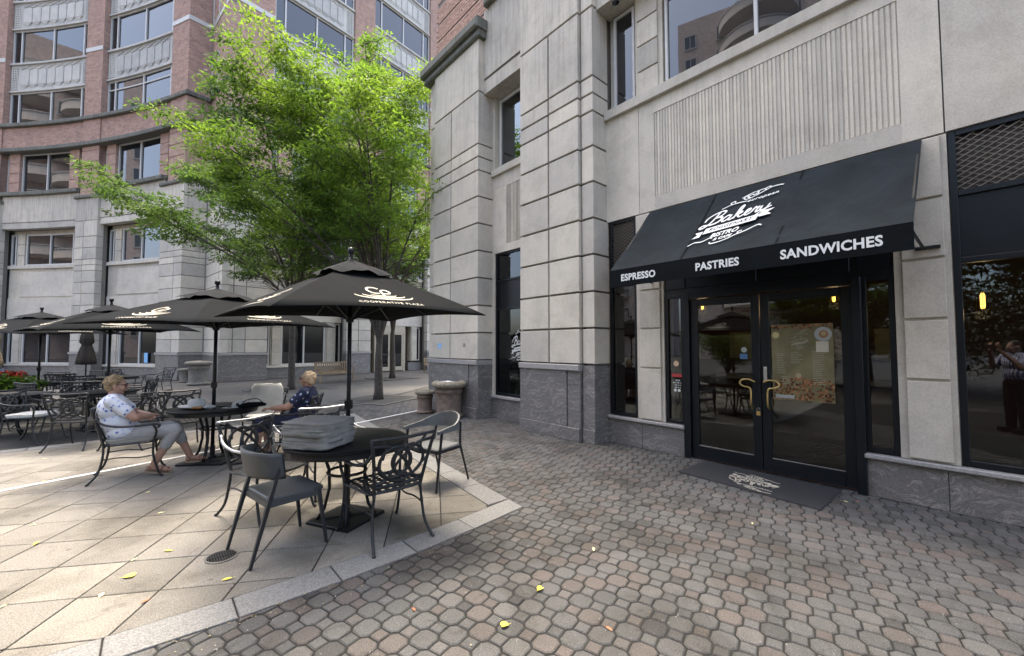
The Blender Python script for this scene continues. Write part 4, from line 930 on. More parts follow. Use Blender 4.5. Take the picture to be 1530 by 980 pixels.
def vase_tree(name, label, loc, trunk_h, r0, limbs, spread, height, seed, nleaf, size, mat, shift=(0, 0), low=.45, group=None, clump=.55, fill=1.0, lo=None, dome=.0):
    """short trunk, many steep limbs that fork and carry flat sprays of leaves"""
    t = thing(name, label, 'tree', loc, group=group); rd = random.Random(seed)
    m = MB(); m.tube([(0, 0, -.05), (.01, 0, .25), (.0, .02, trunk_h*.6), (0, 0, trunk_h)], [r0*1.35, r0*1.02, r0*.88, r0*.60], 12); m.build('trunk', BARK, t, smooth=True, off=None)
    cen, rad = [], []
    for i in range(limbs):
        a = 2*PI*i/limbs+rd.uniform(-.3, .3); sp = spread*((.22, .95, .55, 1.05, .75)[i % 5]*rd.uniform(.9, 1.1) if dome else rd.uniform(.55, 1.05)); hh = height*rd.uniform(low, 1.0)*(1 if i % 3 else 1.05)
        hh *= 1-dome*(sp/spread)**2; p = [Vector((0, 0, trunk_h*.70)), Vector((math.cos(a)*r0*.45, math.sin(a)*r0*.45, trunk_h*.98)), Vector((math.cos(a)*sp*.22+shift[0]*.15, math.sin(a)*sp*.22+shift[1]*.15, trunk_h+(hh-trunk_h)*.36)), Vector((math.cos(a)*sp*.58+shift[0]*.55, math.sin(a)*sp*.58+shift[1]*.55, trunk_h+(hh-trunk_h)*.70)), Vector((math.cos(a)*sp+shift[0], math.sin(a)*sp+shift[1], hh))]
        path = spl(p, 5); n = len(path); br = MB(); br.tube(path, [r0*.36*(1-k/(n-1))**.8+.010 for k in range(n)], 7)
        for k in range(8, n, 1):
            q = path[k]
            for _ in range(2):
                b = a+rd.uniform(-1.5, 1.5); ln = rd.uniform(.5, 1.35)*spread*.34*(1.25-k/n*.5); e = q+Vector((math.cos(b)*ln, math.sin(b)*ln, ln*rd.uniform(.02, .6)))
                mid = (q+e)/2+Vector((0, 0, ln*.12)); br.tube([q, mid, e], [.018*(1.4-k/n), .011, .004], 4, cap=False)
                for c in (mid, e, e+Vector((math.cos(b), math.sin(b), .1))*ln*.3):
                    if (lo is None or (c.z > lo and rd.random() < fill*min(1, .16+(c.z-lo)/(height*.42)))): cen.append(tuple(c)); rr = rd.uniform(.5, 1.1)*clump; rad.append((rr*1.15, rr*1.15, rr*.36))
        br.build('branch', BARK, t, smooth=True, off=None)
    add_leaves('foliage', leaf_cloud(cen, rad, nleaf, size, seed), mat, t); return t
def pt(px, py, d):      # a point d metres deep on the line of sight, used to size the crowns
    return Vector((0, 0, CAMH))+(_f+_r*(px-765)/620-_u*(py-490)/620)*d
T1 = vase_tree('zelkova_tree', 'bright green vase shaped tree with many steep limbs nearest the end pillar', (5.19, 12.05, 0), 1.9, .125, 19, 2.9, 11.1, 11, 62000, .064, LEAF, (-.95, .7), low=.72, lo=4.6, dome=.36, clump=.58)
T2 = vase_tree('zelkova_tree', 'low spreading dark green tree with a thin trunk behind the second umbrella', (3.95, 16.9, 0), 3.0, .12, 13, 3.5, 9.0, 23, 60000, .070, LEAFD, (-1.15, .0), low=.5, lo=4.0)
T3 = vase_tree('zelkova_tree', 'slender dark tree with forked trunk in front of the tan doors', (9.1, 19.5, 0), 2.6, .14, 8, 2.4, 8.5, 31, 22000, .08, LEAFD, (-.2, -.3), low=.6, lo=4.4)
T4 = vase_tree('zelkova_tree', 'leafy tree behind the camera that the shop windows mirror', (-4.6, -1.8, 0), 2.3, .2, 11, 3.4, 7.8, 41, 30000, .09, LEAFD, (0, 0), low=.5, lo=3.0)
T6 = vase_tree('zelkova_tree', 'broad leafy tree behind the camera mirrored in the right window', (-9, -5, 0), 1.6, .2, 9, 4.2, 7, 47, 24000, .12, LEAFD, (0, 0), low=.3, lo=1.4)
T5 = vase_tree('zelkova_tree', 'second leafy tree behind the camera mirrored in the door glass', (-9.5, 3.2, 0), 1.8, .2, 9, 4.0, 7.5, 43, 26000, .11, LEAFD, (0, 0), low=.35, lo=1.8)
def shrub(x, y, r, h, seed, lab):
    t = thing('shrub', lab, 'shrub', (x, y, 0), group='shrubs behind the camera mirrored in the windows'); rd = random.Random(seed); m = MB()
    for i in range(6): a = rd.uniform(0, 6.28); m.tube([(0, 0, 0), (math.cos(a)*r*.3, math.sin(a)*r*.3, h*.5), (math.cos(a)*r*.6, math.sin(a)*r*.6, h*.85)], [.04, .025, .01], 5)
    m.build('stem', BARK, t, off=None); c = [(rd.uniform(-r, r)*.6, rd.uniform(-r, r)*.6, rd.uniform(.25, .85)*h) for _ in range(14)]
    add_leaves('foliage', leaf_cloud(c, [(r*.5, r*.5, h*.2)]*14, 6500, .085, seed), LEAFD, t)
for i, (x, y, r, h, lab) in enumerate(((-8.5, -3.6, 1.6, 3.6, 'tall shrub behind the camera mirrored beside the photographer'), (-9, -.6, 1.6, 3.9, 'tallest shrub behind the camera mirrored in the right window'), (-9.3, 2.2, 1.5, 3.2, 'shrub behind the camera mirrored in the right sidelight'), (-10, 5.6, 1.6, 3.4, 'shrub across the plaza mirrored in the menu door'), (-10.5, 8.8, 1.6, 3.2, 'shrub across the plaza mirrored in the left glass door'))): shrub(x, y, r, h, 50+i, lab)
# ---------------------------------------------------------------- bins, benches, planter
def bin_(loc, s, h, lab, body, rim, lid=True):
    t = thing('litter_bin', lab, 'litter bin', loc)
    MB().lathe([(.30*s, 0), (.33*s, .02), (.335*s, .07*h), (.29*s, .10*h), (.275*s, .14*h), (.285*s, .58*h), (.30*s, .66*h), (.33*s, .69*h), (.31*s, .73*h), (.29*s, .75*h), (.30*s, .80*h)], n=32).build('body', body, t, smooth=True, off=None)
    pr = [(.30*s, .79*h), (.37*s, .82*h), (.395*s, .87*h), (.385*s, .93*h), (.33*s, .965*h)]+([(.25*s, .97*h)] if lid else [(.12*s, .99*h), (.03*s, 1.0*h)])
    MB().lathe(pr, n=32).build('rim', rim, t, smooth=True, off=None)
    if lid: MB().lathe([(.25*s, .965*h), (.24*s, .985*h), (.05*s, .99*h)], n=28).build('lid', STEEL, t, smooth=True, off=None)
    return t
bin_((5.12, 8.05, 0), 1.0, .84, 'large round terracotta litter bin with steel lid beside the end pillar', TERRA, TERRAR)
bin_((5.02, 8.95, 0), .62, .56, 'small round terracotta bin just left of the large one', TERRA, TERRAR, False)
bin_((1.55, 21.6, 0), 1.22, 1.0, 'grey concrete litter bin against the far stone corner', GREYC, GREYC, False)
bin_((1.2, 23.6, 0), .66, .62, 'small grey bin half hidden behind the far concrete bin', GREYC, GREYC, False)
def bench(loc, rz, lab):
    t = thing('park_bench', lab, 'bench', loc, rz, group='slatted teak benches along the far wall'); W = .78
    for i in range(4): MB().obox((0, -.17+i*.12, .43), (W, .05, .012)).build('seat_slat', TEAK, t, off=None)
    for i in range(15): MB().obox((-.70+i*.1, -.26, .66), (.022, .010, .19), rx=.12).build('back_slat', TEAK, t, off=None)
    for sx in (-1, 1):
        MB().obox((sx*W, .22, .22), (.03, .03, .22)).obox((sx*W, .22, .53), (.025, .025, .10)).build('leg', TEAK, t, off=None)
        MB().obox((sx*W, -.24, .44), (.03, .03, .44), rx=.06).build('leg', TEAK, t, off=None); MB().obox((sx*W, .0, .64), (.035, .28, .015)).build('armrest', TEAK, t, off=None)
    MB().obox((0, -.285, .86), (W, .02, .035)).build('top_rail', TEAK, t, off=None); MB().obox((0, -.235, .47), (W, .02, .03)).build('lower_rail', TEAK, t, off=None); MB().obox((0, .22, .39), (W, .02, .03)).build('front_rail', TEAK, t, off=None)
    return t
b1 = bench((6.25, 19.2, 0), R_(180+11), 'teak slatted bench in front of the far stone pier between the two trunks')
b2 = bench((13.3, 22.3, 0), R_(180+11), 'teak bench mostly hidden behind the end pillar by the tan doors')
def flower_planter(loc, lab):
    t = thing('flower_planter', lab, 'planter', loc)
    MB().lathe([(.30, 0), (.36, .05), (.40, .5), (.44, .55), (.44, .60), (.38, .60)], n=20).build('pot', simple('dark_grey_planter', (.05, .05, .055), .7), t, off=None)
    g = np.random.default_rng(9)
    add_leaves('foliage', leaf_cloud([(0, 0, .78), (.2, .1, .72), (-.2, -.1, .72)], [(.4, .4, .25)]*3, 900, .09, 4), LEAF, t)
    add_leaves('red_flowers', leaf_cloud([(0, 0, 1.0), (.15, .05, .97)], [(.16, .16, .08)]*2, 170, .045, 6), simple('orange_red_petals', (.45, .04, .015), .6), t)
    add_leaves('grey_leaves', leaf_cloud([(-.2, .1, 1.0)], [(.2, .15, .12)], 120, .09, 7), simple('blue_grey_leaves', (.3, .36, .42), .6), t)
# ---------------------------------------------------------------- cast aluminium armchair (local +y is the front)
def cast_chair(name, label, loc, rz, group, back='loops', mat=CAST, arm=CAST, rail=CAST, cushion=None):
    t = thing(name, label, 'chair', loc, rz, group=group)
    # seat: rim and a woven lattice that leaves rows of small openings
    s = MB(); s.tube(spl([Vector(p) for p in ((-.23, -.21, .425), (-.255, 0, .43), (-.25, .2, .43), (0, .255, .425), (.25, .2, .43), (.255, 0, .43), (.23, -.21, .425), (0, -.225, .42), (-.23, -.21, .425))], 4), .011, 6)
    for i in range(7):
        x = -.201+i*.067; s.box(x-.0185, x+.0185, -.215, .235, .4245, .4270)
    for i in range(9):
        y = -.20+i*.0545; s.box(-.24, .24, y-.011, y+.011, .4255, .4280)
    s.build('seat', mat, t, off=None)
    # back frame
    P = lambda x, z: (x, -.235-(z-.42)*.24, z)
    for sx in (-1, 1): f = MB(); f.tube(spl([Vector(P(sx*.205, .40)), Vector(P(sx*.225, .55)), Vector(P(sx*.25, .72)), Vector(P(sx*.285, .875))], 4), .0145, 7); f.build('back_post', mat, t, off=None, smooth=True)
    r = MB(); r.tube(spl([Vector(P(-.285, .875)), Vector(P(-.15, .868)), Vector(P(0, .862)), Vector(P(.15, .868)), Vector(P(.285, .875))], 4), .0135, 7); r.build('top_rail', rail, t, off=None, smooth=True)
    l = MB()
    def ell(cx, cz, a, b, rr=.009, n=22, rot=0):
        pts = [P(cx+a*math.cos(k*2*PI/n)*math.cos(rot)-b*math.sin(k*2*PI/n)*math.sin(rot), cz+a*math.cos(k*2*PI/n)*math.sin(rot)+b*math.sin(k*2*PI/n)*math.cos(rot)) for k in range(n+1)]; l.tube(pts, rr*1.75, 6, cap=False, flat=.6, up=(0, 1, .2))
    def arcp(pts, rr=.009): l.tube([P(v.x, v.y) for v in spl([Vector(p) for p in pts], 5)], rr*1.6, 6, flat=.6, up=(0, 1, .2))
    if back == 'loops':
        ell(-.062, .665, .135, .13); ell(.062, .665, .135, .13); ell(0, .665, .085, .10, .007, rot=.5)
        arcp([(-.27, .82), (-.13, .80), (.02, .68), (.12, .53), (.21, .50)]); arcp([(.27, .82), (.13, .80), (-.02, .68), (-.12, .53), (-.21, .50)])
        arcp([(-.24, .66), (-.19, .62), (-.1, .53), (0, .50), (.1, .53), (.19, .62), (.24, .66)]); arcp([(-.215, .48), (0, .465), (.215, .48)]); arcp([(-.2, .865), (-.16, .80), (-.17, .70)], .007); arcp([(.2, .865), (.16, .80), (.17, .70)], .007)
    elif back == 'ring':
        ell(0, .66, .15, .16); ell(-.02, .66, .10, .13, .008, rot=.5); arcp([(-.25, .80), (0, .50), (.22, .50)]); arcp([(.25, .80), (0, .50), (-.22, .50)]); arcp([(-.215, .48), (0, .465), (.215, .48)])
    else:            # pierced solid back
        for i in range(8): z = .50+i*.05; l.tube([P(-.215-.004*i*2, z), P(0, z-.006), P(.215+.004*i*2, z)], .013, 4)
        for i in range(9): x = -.2+i*.05; l.tube([P(x, .48), P(x*1.25, .86)], .012, 4)
    l.build('back_loops' if back != 'solid' else 'back_lattice', mat, t, off=None, smooth=True)
    for sx in (-1, 1):
        a = MB(); a.tube(spl([Vector(P(sx*.262, .76)), Vector((sx*.285, -.24, .685)), Vector((sx*.30, -.08, .645)), Vector((sx*.305, .10, .645)), Vector((sx*.30, .22, .645)), Vector((sx*.295, .265, .625)), Vector((sx*.29, .245, .60))], 4), .0135, 7); a.build('arm', arm, t, off=None, smooth=True)
        g = MB(); g.tube(spl([Vector((sx*.30, .20, .645)), Vector((sx*.285, .235, .56)), Vector((sx*.262, .21, .43)), Vector((sx*.265, .215, .25)), Vector((sx*.275, .27, .06)), Vector((sx*.28, .30, .004))], 4), [.013]*10+[.0125]*8+[.0115]*3, 7); g.ball((sx*.28, .302, .010), .016, 8, 5); g.build('leg', mat, t, off=None, smooth=True)
        g = MB(); g.tube(spl([Vector(P(sx*.205, .44)), Vector((sx*.22, -.24, .30)), Vector((sx*.235, -.275, .12)), Vector((sx*.26, -.36, .004))], 4), .0125, 7); g.ball((sx*.26, -.36, .010), .016, 8, 5); g.build('leg', mat, t, off=None, smooth=True)
        g = MB(); g.tube(spl([Vector((sx*.268, .215, .27)), Vector((sx*.25, .08, .255)), Vector((sx*.24, -.08, .275)), Vector((sx*.222, -.245, .27))], 4), .008, 5); g.build('stretcher', mat, t, off=None, smooth=True)
    if cushion:
        c = MB(); cush(c, 0, .01, .436, .24, .235, .05, .02); c.build('cushion', cushion, t, off=None, smooth=True)
    return t
def cush(m, cx, cy, z, hx, hy, h, r=.03, seed=0, rz=0, wob=.006):
    g = np.random.default_rng(seed); n = 7; b = len(m.v); prof = [(0, .95, .97), (.10, .985, .99), (.2, .975, .99), (.5, 1, 1), (.8, .975, .99), (.9, .99, .99), (1, .955, .96)]
    ca, sa = math.cos(rz), math.sin(rz)
    def ringpts(k):
        pts = []; N_ = 28
        for i in range(N_):
            a = 2*PI*i/N_; c, s = math.cos(a), math.sin(a); q = (abs(c)**9+abs(s)**9)**(-1/9.); pts.append((c*q*k, s*q*k))
        return pts
    rows = [(0, .0)]+[(p[0], p[1]) for p in prof]+[(1.06, .8), (1.12, .45), (1.13, .0)]
    for zz, k in rows:
        for x, y in ringpts(max(k, .001)):
            w = g.normal()*wob*(1 if k > .3 else .2); m.v.append((cx+ca*x*(hx+w)-sa*y*(hy+w), cy+sa*x*(hx+w)+ca*y*(hy+w), z+zz*h+(w*.6 if 0 < zz < 1 else 0)))
    for i in range(len(rows)-1):
        for k in range(28):
            k2 = (k+1) % 28; m.face((b+i*28+k, b+i*28+k2, b+(i+1)*28+k2, b+(i+1)*28+k))
GC = 'cast aluminium armchairs round the cafe tables'
cA = cast_chair('cast_armchair', 'black cast armchair with looped back towards camera, kerb side of the front table', (1.56, 3.47, 0), face_to(-.05, 1), GC)
cC = cast_chair('cast_armchair', 'cast armchair with worn silver rail behind front grey chair, left of the cushion stack', (.90, 4.62, 0), face_to(.42, -.9), GC, arm=CASTW, rail=CASTW)
cD = cast_chair('cast_armchair', 'cast armchair with silver rail directly behind the cushion stack', (1.60, 4.90, 0), face_to(.02, -1), GC, arm=CASTW, rail=CASTW)
cW = cast_chair('cast_armchair', 'cast armchair with ring back under the woman in the white and blue blouse', (-.13, 7.05, 0), face_to(1, -.06), GC, 'ring', cushion=CUSH)
cS = cast_chair('cast_armchair', 'cast armchair with pierced lattice back in the row left of the second table', (-1.55, 12.6, 0), face_to(.8, .6), GC, 'solid')
cP = cast_chair('cast_armchair', 'cast armchair with bright white seat cushion at the left edge', (-1.45, 10.55, 0), face_to(.85, -.5), GC, cushion=CUSHP)
def more(src, x, y, dx, dy, lab): return dup(src, (x, y, 0), face_to(dx, dy), lab)
more(cA, 1.60, 6.72, -.86, .5, 'cast armchair holding the woman in the navy flowered top')
more(cA, -.80, 9.55, .45, .9, 'black cast armchair seen from behind, left of the blond woman\'s chair')
more(cA, .42, 8.35, .1, -1, 'black cast armchair on the far side of the second table, left of the hat')
more(cA, -.15, 9.0, -.7, .6, 'black cast armchair turned away behind the blond woman\'s head')
more(cP, 1.45, 7.85, -.35, -.9, 'cast armchair facing the camera beside the navy dressed woman')
more(cS, -.75, 12.4, -.1, 1, 'dark armchair with pierced back under the third umbrella pole')
more(cS, -1.25, 14.3, .1, -1, 'pierced back armchair facing the camera behind the third table')
more(cA, -2.35, 12.3, .5, -.8, 'black cast armchair at the left edge beyond the white cushion chair')
more(cA, -2.2, 13.8, .9, .2, 'black cast armchair deeper in the left cluster near the flower planter')
more(cS, -.2, 13.4, -1, 0, 'pierced back armchair turned left on the right of the third table')
more(cA, -.45, 17.8, .9, -.3, 'isolated cast armchair in profile before the curved wing')
more(cA, .25, 18.3, -.8, -.5, 'second isolated cast armchair nearest the corner pilaster')
more(cA, -1.15, 11.9, -.3, -1, 'black cast armchair facing the camera across the third table')
more(cA, -2.75, 13.2, .4, .9, 'black cast armchair seen from behind beside the flower planter')
more(cS, -1.75, 15.6, 0, -1, 'pierced back armchair beyond the fourth umbrella pole')
more(cA, -2.9, 15.4, .9, -.4, 'black cast armchair at the left edge beyond the planter')
more(cA, -.25, 12.2, -.9, .3, 'black cast armchair turned left at the right of the third umbrella pole')
more(cS, -1.3, 17.0, -.6, -.8, 'pierced back armchair at the farthest table')
more(cA, -1.7, 17.3, .6, .8, 'cast armchair standing before the closed taupe umbrella')
# ---------------------------------------------------------------- grey resin chairs
def resin_f(loc, rz, label):
    t = thing('resin_chair', label, 'chair', loc, rz, group='grey resin chairs'); 
    s = MB(); b = prism(s, [(.225, -.20), (.235, .12), (.20, .215), (-.20, .215), (-.235, .12), (-.225, -.20)], .43, .465, .012); s.build('seat', RESIN, t, off=None)
    s = MB(); s.box(-.215, .215, -.21, -.19, .395, .43).box(-.215, .215, .17, .195, .395, .43).box(-.22, -.2, -.19, .17, .395, .43).box(.2, .22, -.19, .17, .395, .43); s.build('seat_frame', RESIN, t, off=None)
    k = MB(); n = 14; N2 = 6
    for j in range(N2+1):
        z = .615+.195*j/N2
        for i in range(n+1):
            u = -1+2*i/n; a_ = u*PI/2; x = .245*math.sin(a_)*(1+.05*j/N2); y = -.115-.165*math.cos(a_)**.8-.03*j/N2; k.v.append((x, y, z-.02*u*u))
    B_ = len(k.v); k.v += [(x, y+.022, z) for x, y, z in k.v]
    for j in range(N2):
        for i in range(n):
            a = j*(n+1)+i; k.face((a, a+1, a+n+2, a+n+1)); k.face((B_+a, B_+a+n+1, B_+a+n+2, B_+a+1))
    for i in range(n): k.face((i, B_+i, B_+i+1, i+1)); a = N2*(n+1)+i; k.face((a, a+1, B_+a+1, B_+a))
    for j in range(N2):
        a = j*(n+1); k.face((a, a+n+1, B_+a+n+1, B_+a)); a += n; k.face((a, B_+a, B_+a+n+1, a+n+1))
    k.build('backrest', RESIN, t, off=None, smooth=True)
    for sx in (-1, 1):
        g = MB(); g.tube([(sx*.238, -.12, .76), (sx*.235, -.215, .42), (sx*.235, -.325, 0)], [.014, .021, .013], 4); g.build('leg', CAST, t, off=None)
        g = MB(); g.tube([(sx*.205, .175, .44), (sx*.235, .235, 0)], [.021, .013], 4); g.build('leg', CAST, t, off=None)
    return t
resin_f((.86, 3.80, 0), face_to(.96, .17), 'grey resin side chair with low solid back nearest the floor drain')
def resin_b(loc, rz, label):
    t = thing('resin_armchair', label, 'chair', loc, rz, group='grey resin chairs')
    s = MB(); prism(s, [(.215, -.20), (.225, .20), (-.225, .20), (-.215, -.20)], .432, .456, .014); s.build('seat', RESINL, t, off=None)
    # wrap around back that narrows into arm rests
    n = 26; k = MB()
    for i in range(n+1):
        u = -1+2*i/n; a = u*PI*.5; e = abs(u)
        x = .275*math.sin(a); y = -.31+.34*(1-math.cos(a))+max(0, e-.85)*1.4; top = .80-.135*e**1.7; hgt = .035+.155*(1-e**1.6)
        for dx, dz in ((0, 0), (.022, 0), (.022, -hgt), (0, -hgt)):
            r = 1-dx/.30; k.v.append((x*r, y+dx*math.cos(a)*.8, top+dz))
    for i in range(n):
        for q in range(4):
            a = i*4+q; b = i*4+(q+1) % 4; k.face((a, b, b+4, a+4))
    k.face((0, 1, 2, 3)); k.face((4*n, 4*n+3, 4*n+2, 4*n+1)); k.build('backrest', RESINL, t, off=None, smooth=False)
    for sx in (-1, 1):
        g = MB(); g.tube([(sx*.268, .18, .645), (sx*.245, .24, 0)], [.017, .012], 6); g.build('leg', CAST, t, off=None)
        g = MB(); g.tube([(sx*.185, -.235, .70), (sx*.21, -.20, .44), (sx*.235, -.33, 0)], [.014, .016, .011], 6); g.build('leg', CAST, t, off=None)
    g = MB(); g.box(-.225, .225, .17, .195, .40, .432).box(-.225, -.2, -.2, .17, .40, .432).box(.2, .225, -.2, .17, .40, .432); g.build('seat_frame', CAST, t, off=None)
    return t
resin_b((2.55, 4.30, 0), face_to(-.96, -.28), 'light grey resin armchair with wrap around back on the kerb right of front table')
# ---------------------------------------------------------------- tables
def table_top_mat():
    m, t, b = newmat('black_pierced_table_top'); v = coord(t, 'Object', (1, 1, 1), (0, 0, .78)); ck = N(t, 'ShaderNodeTexChecker'); ck.inputs['Scale'].default_value = 70
    L(t, v, ck.inputs['Vector']); c = mix(t, (.002, .002, .003), (.010, .011, .012), ck.outputs['Fac']); L(t, c, b.inputs['Base Color']); b.inputs['Roughness'].default_value = .5; b.inputs['Specular IOR Level'].default_value = .2
    bump(t, b, ck.outputs['Fac'], .7, .004); return m
TTOP = table_top_mat()
def table(loc, rz, label, r=.54, src=None):
    t = thing('round_table', label, 'table', loc, rz, group='round black cast tables')
    MB().lathe([(.03, .700), (r-.02, .700), (r, .705), (r+.002, .728), (r-.012, .735), (r-.022, .728), (.03, .726)], n=56).build('table_top', TTOP, t, off=None)
    MB().lathe([(r-.03, .66), (r-.012, .66), (r-.012, .70), (r-.03, .70)], n=40).build('apron', BLK, t, off=None)
    for i in range(4):
        a = PI/4+i*PI/2; c, s = math.cos(a), math.sin(a); g = MB()
        g.tube([(c*q, s*q, z) for q, z in ((.27, .69), (.20, .60), (.155, .46), (.15, .30), (.19, .12), (.26, .01))], .022, 6, flat=.7); g.build('leg', BLK, t, off=None, smooth=True)
    q = MB(); q.tube([(.17*math.cos(k*PI/12), .17*math.sin(k*PI/12), .44) for k in range(25)], .013, 6, cap=False); q.tube([(.30*math.cos(k*PI/12), .30*math.sin(k*PI/12), .67) for k in range(25)], .012, 6, cap=False); q.build('ring', BLK, t, off=None, smooth=True)
    return t
tb1 = table((1.42, 3.97, 0), .4, 'round black pierced table with the stack of grey cushions')
dup(tb1, (.72, 7.28, 0), .2, 'round black table between the two seated women')
dup(tb1, (-.70, 11.25, 0), .5, 'round black table under the third umbrella'); dup(tb1, (-2.05, 14.9, 0), .1, 'round black table at the far left under the fourth umbrella')
dup(tb1, (-.75, 16.4, 0), .1, 'round black table farthest back near the curved wing'); dup(tb1, (-1.9, 11.6, 0), .1, 'round black table cut by the left edge')
# ---------------------------------------------------------------- market umbrellas
def umbrella(loc, rz, label, hd=1.3, ze=1.90, zt=2.37, tilt=(0, 0)):
    t = thing('market_umbrella', label, 'umbrella', loc, rz, group='square black umbrellas with cream emblem')
    MB().tube([(0, 0, .02), (0, 0, 2.45)], .019, 12).build('pole', BLK, t, smooth=True, off=None)
    MB().lathe([(.012, 2.44), (.02, 2.455), (.012, 2.47), (.026, 2.485), (.031, 2.51), (.024, 2.533), (.004, 2.545)], n=16).build('finial', BLK, t, smooth=True, off=None)
    c = MB(); n = 10; corners = [(hd*math.cos(PI/2*k), hd*math.sin(PI/2*k)) for k in range(4)]
    tz = lambda x, y: tilt[0]*x+tilt[1]*y
    for k in range(4):
        a, b = corners[k], corners[(k+1) % 4]; base = len(c.v)
        for lay in (0, 1):
            for i in range(n+1):
                s = i/n
                for j in range(n+1):
                    u = j/n; ex = a[0]+(b[0]-a[0])*u; ey = a[1]+(b[1]-a[1])*u; mid = 4*u*(1-u)
                    x, y = ex*s*(1-.045*mid*s), ey*s*(1-.045*mid*s)
                    z = zt+(ze-zt)*(s**1.08)+.02*mid*s*s-.018*(1-mid)*s**6-.02*mid*math.sin(PI*s)*.8
                    c.v.append((x, y, z+tz(x, y)-.006*lay))
        M_ = (n+1)*(n+1)
        for i in range(n):
            for j in range(n):
                q = base+i*(n+1)+j; c.face((q, q+1, q+n+2, q+n+1)); q += M_; c.face((q, q+n+1, q+n+2, q+1))
        for j in range(n): q = base+n*(n+1)+j; c.face((q, q+1, q+1+M_, q+M_))
    cn = c.build('canopy', CANV, t, smooth=True, off=None)
    v = MB(); m_ = 40; rr = [0, .08, .18, .27, .34]
    for i, r in enumerate(rr):
        for k in range(m_):
            a = 2*PI*k/m_; q = (abs(math.cos(a))+abs(math.sin(a))); rad = r*1.15/q; wv = .016*math.sin(a*5+.7)*(i/4)**2+.010*math.sin(a*11)*(i/4)**2
            z = zt+.055-(r/.34)*.135-(.012 if i == 4 else 0)+wv; v.v.append((rad*math.cos(a), rad*math.sin(a), z+tz(rad*math.cos(a), rad*math.sin(a))))
    for i in range(4):
        for k in range(m_): k2 = (k+1) % m_; v.face((i*m_+k, i*m_+k2, (i+1)*m_+k2, (i+1)*m_+k))
    v.build('vent_cap', canvas_cap, t, smooth=True, off=None)
    for k in range(8):
        a = k*PI/4; r = hd*(1 if k % 2 == 0 else .68); x, y = r*math.cos(a), r*math.sin(a)
        rb_ = MB(); rb_.tube([(0, 0, zt-.02), (x*.97, y*.97, ze-.012+tz(x, y)+(0 if k % 2 == 0 else .03))], .008, 4); rb_.tube([(x*.02, y*.02, 1.85), (x*.5, y*.5, (zt+ze)/2-.03+tz(x, y)*.5)], .007, 4); rb_.build('rib', BLK, t, off=None)
    MB().lathe([(.02, 1.82), (.035, 1.83), (.035, 1.88), (.02, 1.89)], n=12).build('runner', BLK, t, off=None)
    # emblem on each face: two letters above concentric crescents and the plaza name
    e = MB()
    for k in range(4):
        a, b = Vector(corners[k]), Vector(corners[(k+1) % 4]); mid = (a+b)/2; ux = (b-a).normalized(); uo = mid.normalized(); hm = mid.length*(1-.045)
        def Mf(x, y, h, ux=ux, uo=uo, hm=hm):     # x along the hem, y up the slope
            w = hm-(y)*.93; s = min(1, w/hm); xx = ux*x+uo*w; u = .5+x/((b-a).length*s); m4 = 4*u*(1-u)
            z = zt+(ze-zt)*(s**1.08)+.02*m4*s*s-.018*(1-m4)*s**6-.02*m4*math.sin(PI*s)*.8; return (xx.x, xx.y, z+tz(xx.x, xx.y)+.006+h)
        def arc_(r, r2, w, y0): ribbon(e, [(r*math.cos(q), y0+r2*math.sin(q)) for q in [PI+PI*i/16 for i in range(17)]], [w*(.35+.65*math.sin(PI*i/16)) for i in range(17)], lambda x, y, h: Mf(x, y, h))
        arc_(.26, .072, .024, .215); arc_(.19, .048, .019, .228); arc_(.115, .028, .014, .238)
        ribbon(e, [(-.045+.065*math.cos(q), .325+.065*math.sin(q)) for q in [R_(40)+R_(250)*i/12 for i in range(13)]], .02, lambda x, y, h: Mf(x, y, h))
        ribbon(e, spl([Vector(p) for p in ((.0, .215), (.01, .32), (.06, .345), (.085, .305), (.06, .268), (.01, .268))], 4), .019, lambda x, y, h: Mf(x, y, h))
        plain_text(e, lambda x, y, h: Mf(x, .065+y, h), 'COOPERATIVE PLAZA', .050, .0002, 1, 1.2, .0006)
    e.build('emblem', CREAM, t, off=None)
    b_ = MB(); 
    bp = prism(b_, [(.24, -.24), (.24, .24), (-.24, .24), (-.24, -.24)], .004, .03, .01); b_.lathe([(.045, .03), (.045, .06), (.026, .07), (.026, .20)], n=12); b_.obox((0, 0, .034), (.2, .02, .006), PI/4).obox((0, 0, .035), (.2, .02, .006), -PI/4); bo = b_.build('base_plate', BLK, t, off=None); bo.rotation_euler = (0, 0, R_(-22))
    h = MB(); h.tube([(.02, 0, 1.05), (.07, 0, 1.05), (.09, 0, 1.02), (.11, 0, 1.02)], .007, 5).box(-.028, .028, -.028, .028, 1.01, 1.09); h.build('crank', BLK, t, off=None)
    return t
canvas_cap = canvas_mat('black_vent_canvas', (.014, .015, .017))
fy = lambda a: PI/2-YAW+R_(a)     # a corner direction measured from the viewing direction
um = umbrella((1.42, 3.97, 0), fy(0), 'nearest black umbrella over the table with the cushion stack', 1.29, ze=1.905, tilt=(.022, -.005))
dup(um, (.70, 7.22, 0), fy(28), 'second black umbrella over the table between the two women')
dup(um, (-.60, 11.33, 0), fy(12), 'third black umbrella left of centre with its emblem facing the camera')
dup(um, (-2.0, 15.0, 0), fy(38), 'fourth black umbrella cut by the left edge')
for o in bpy.data.objects:
    if o.get('category') == 'umbrella' and o is not um: o.scale = (1.22, 1.22, 1.0)
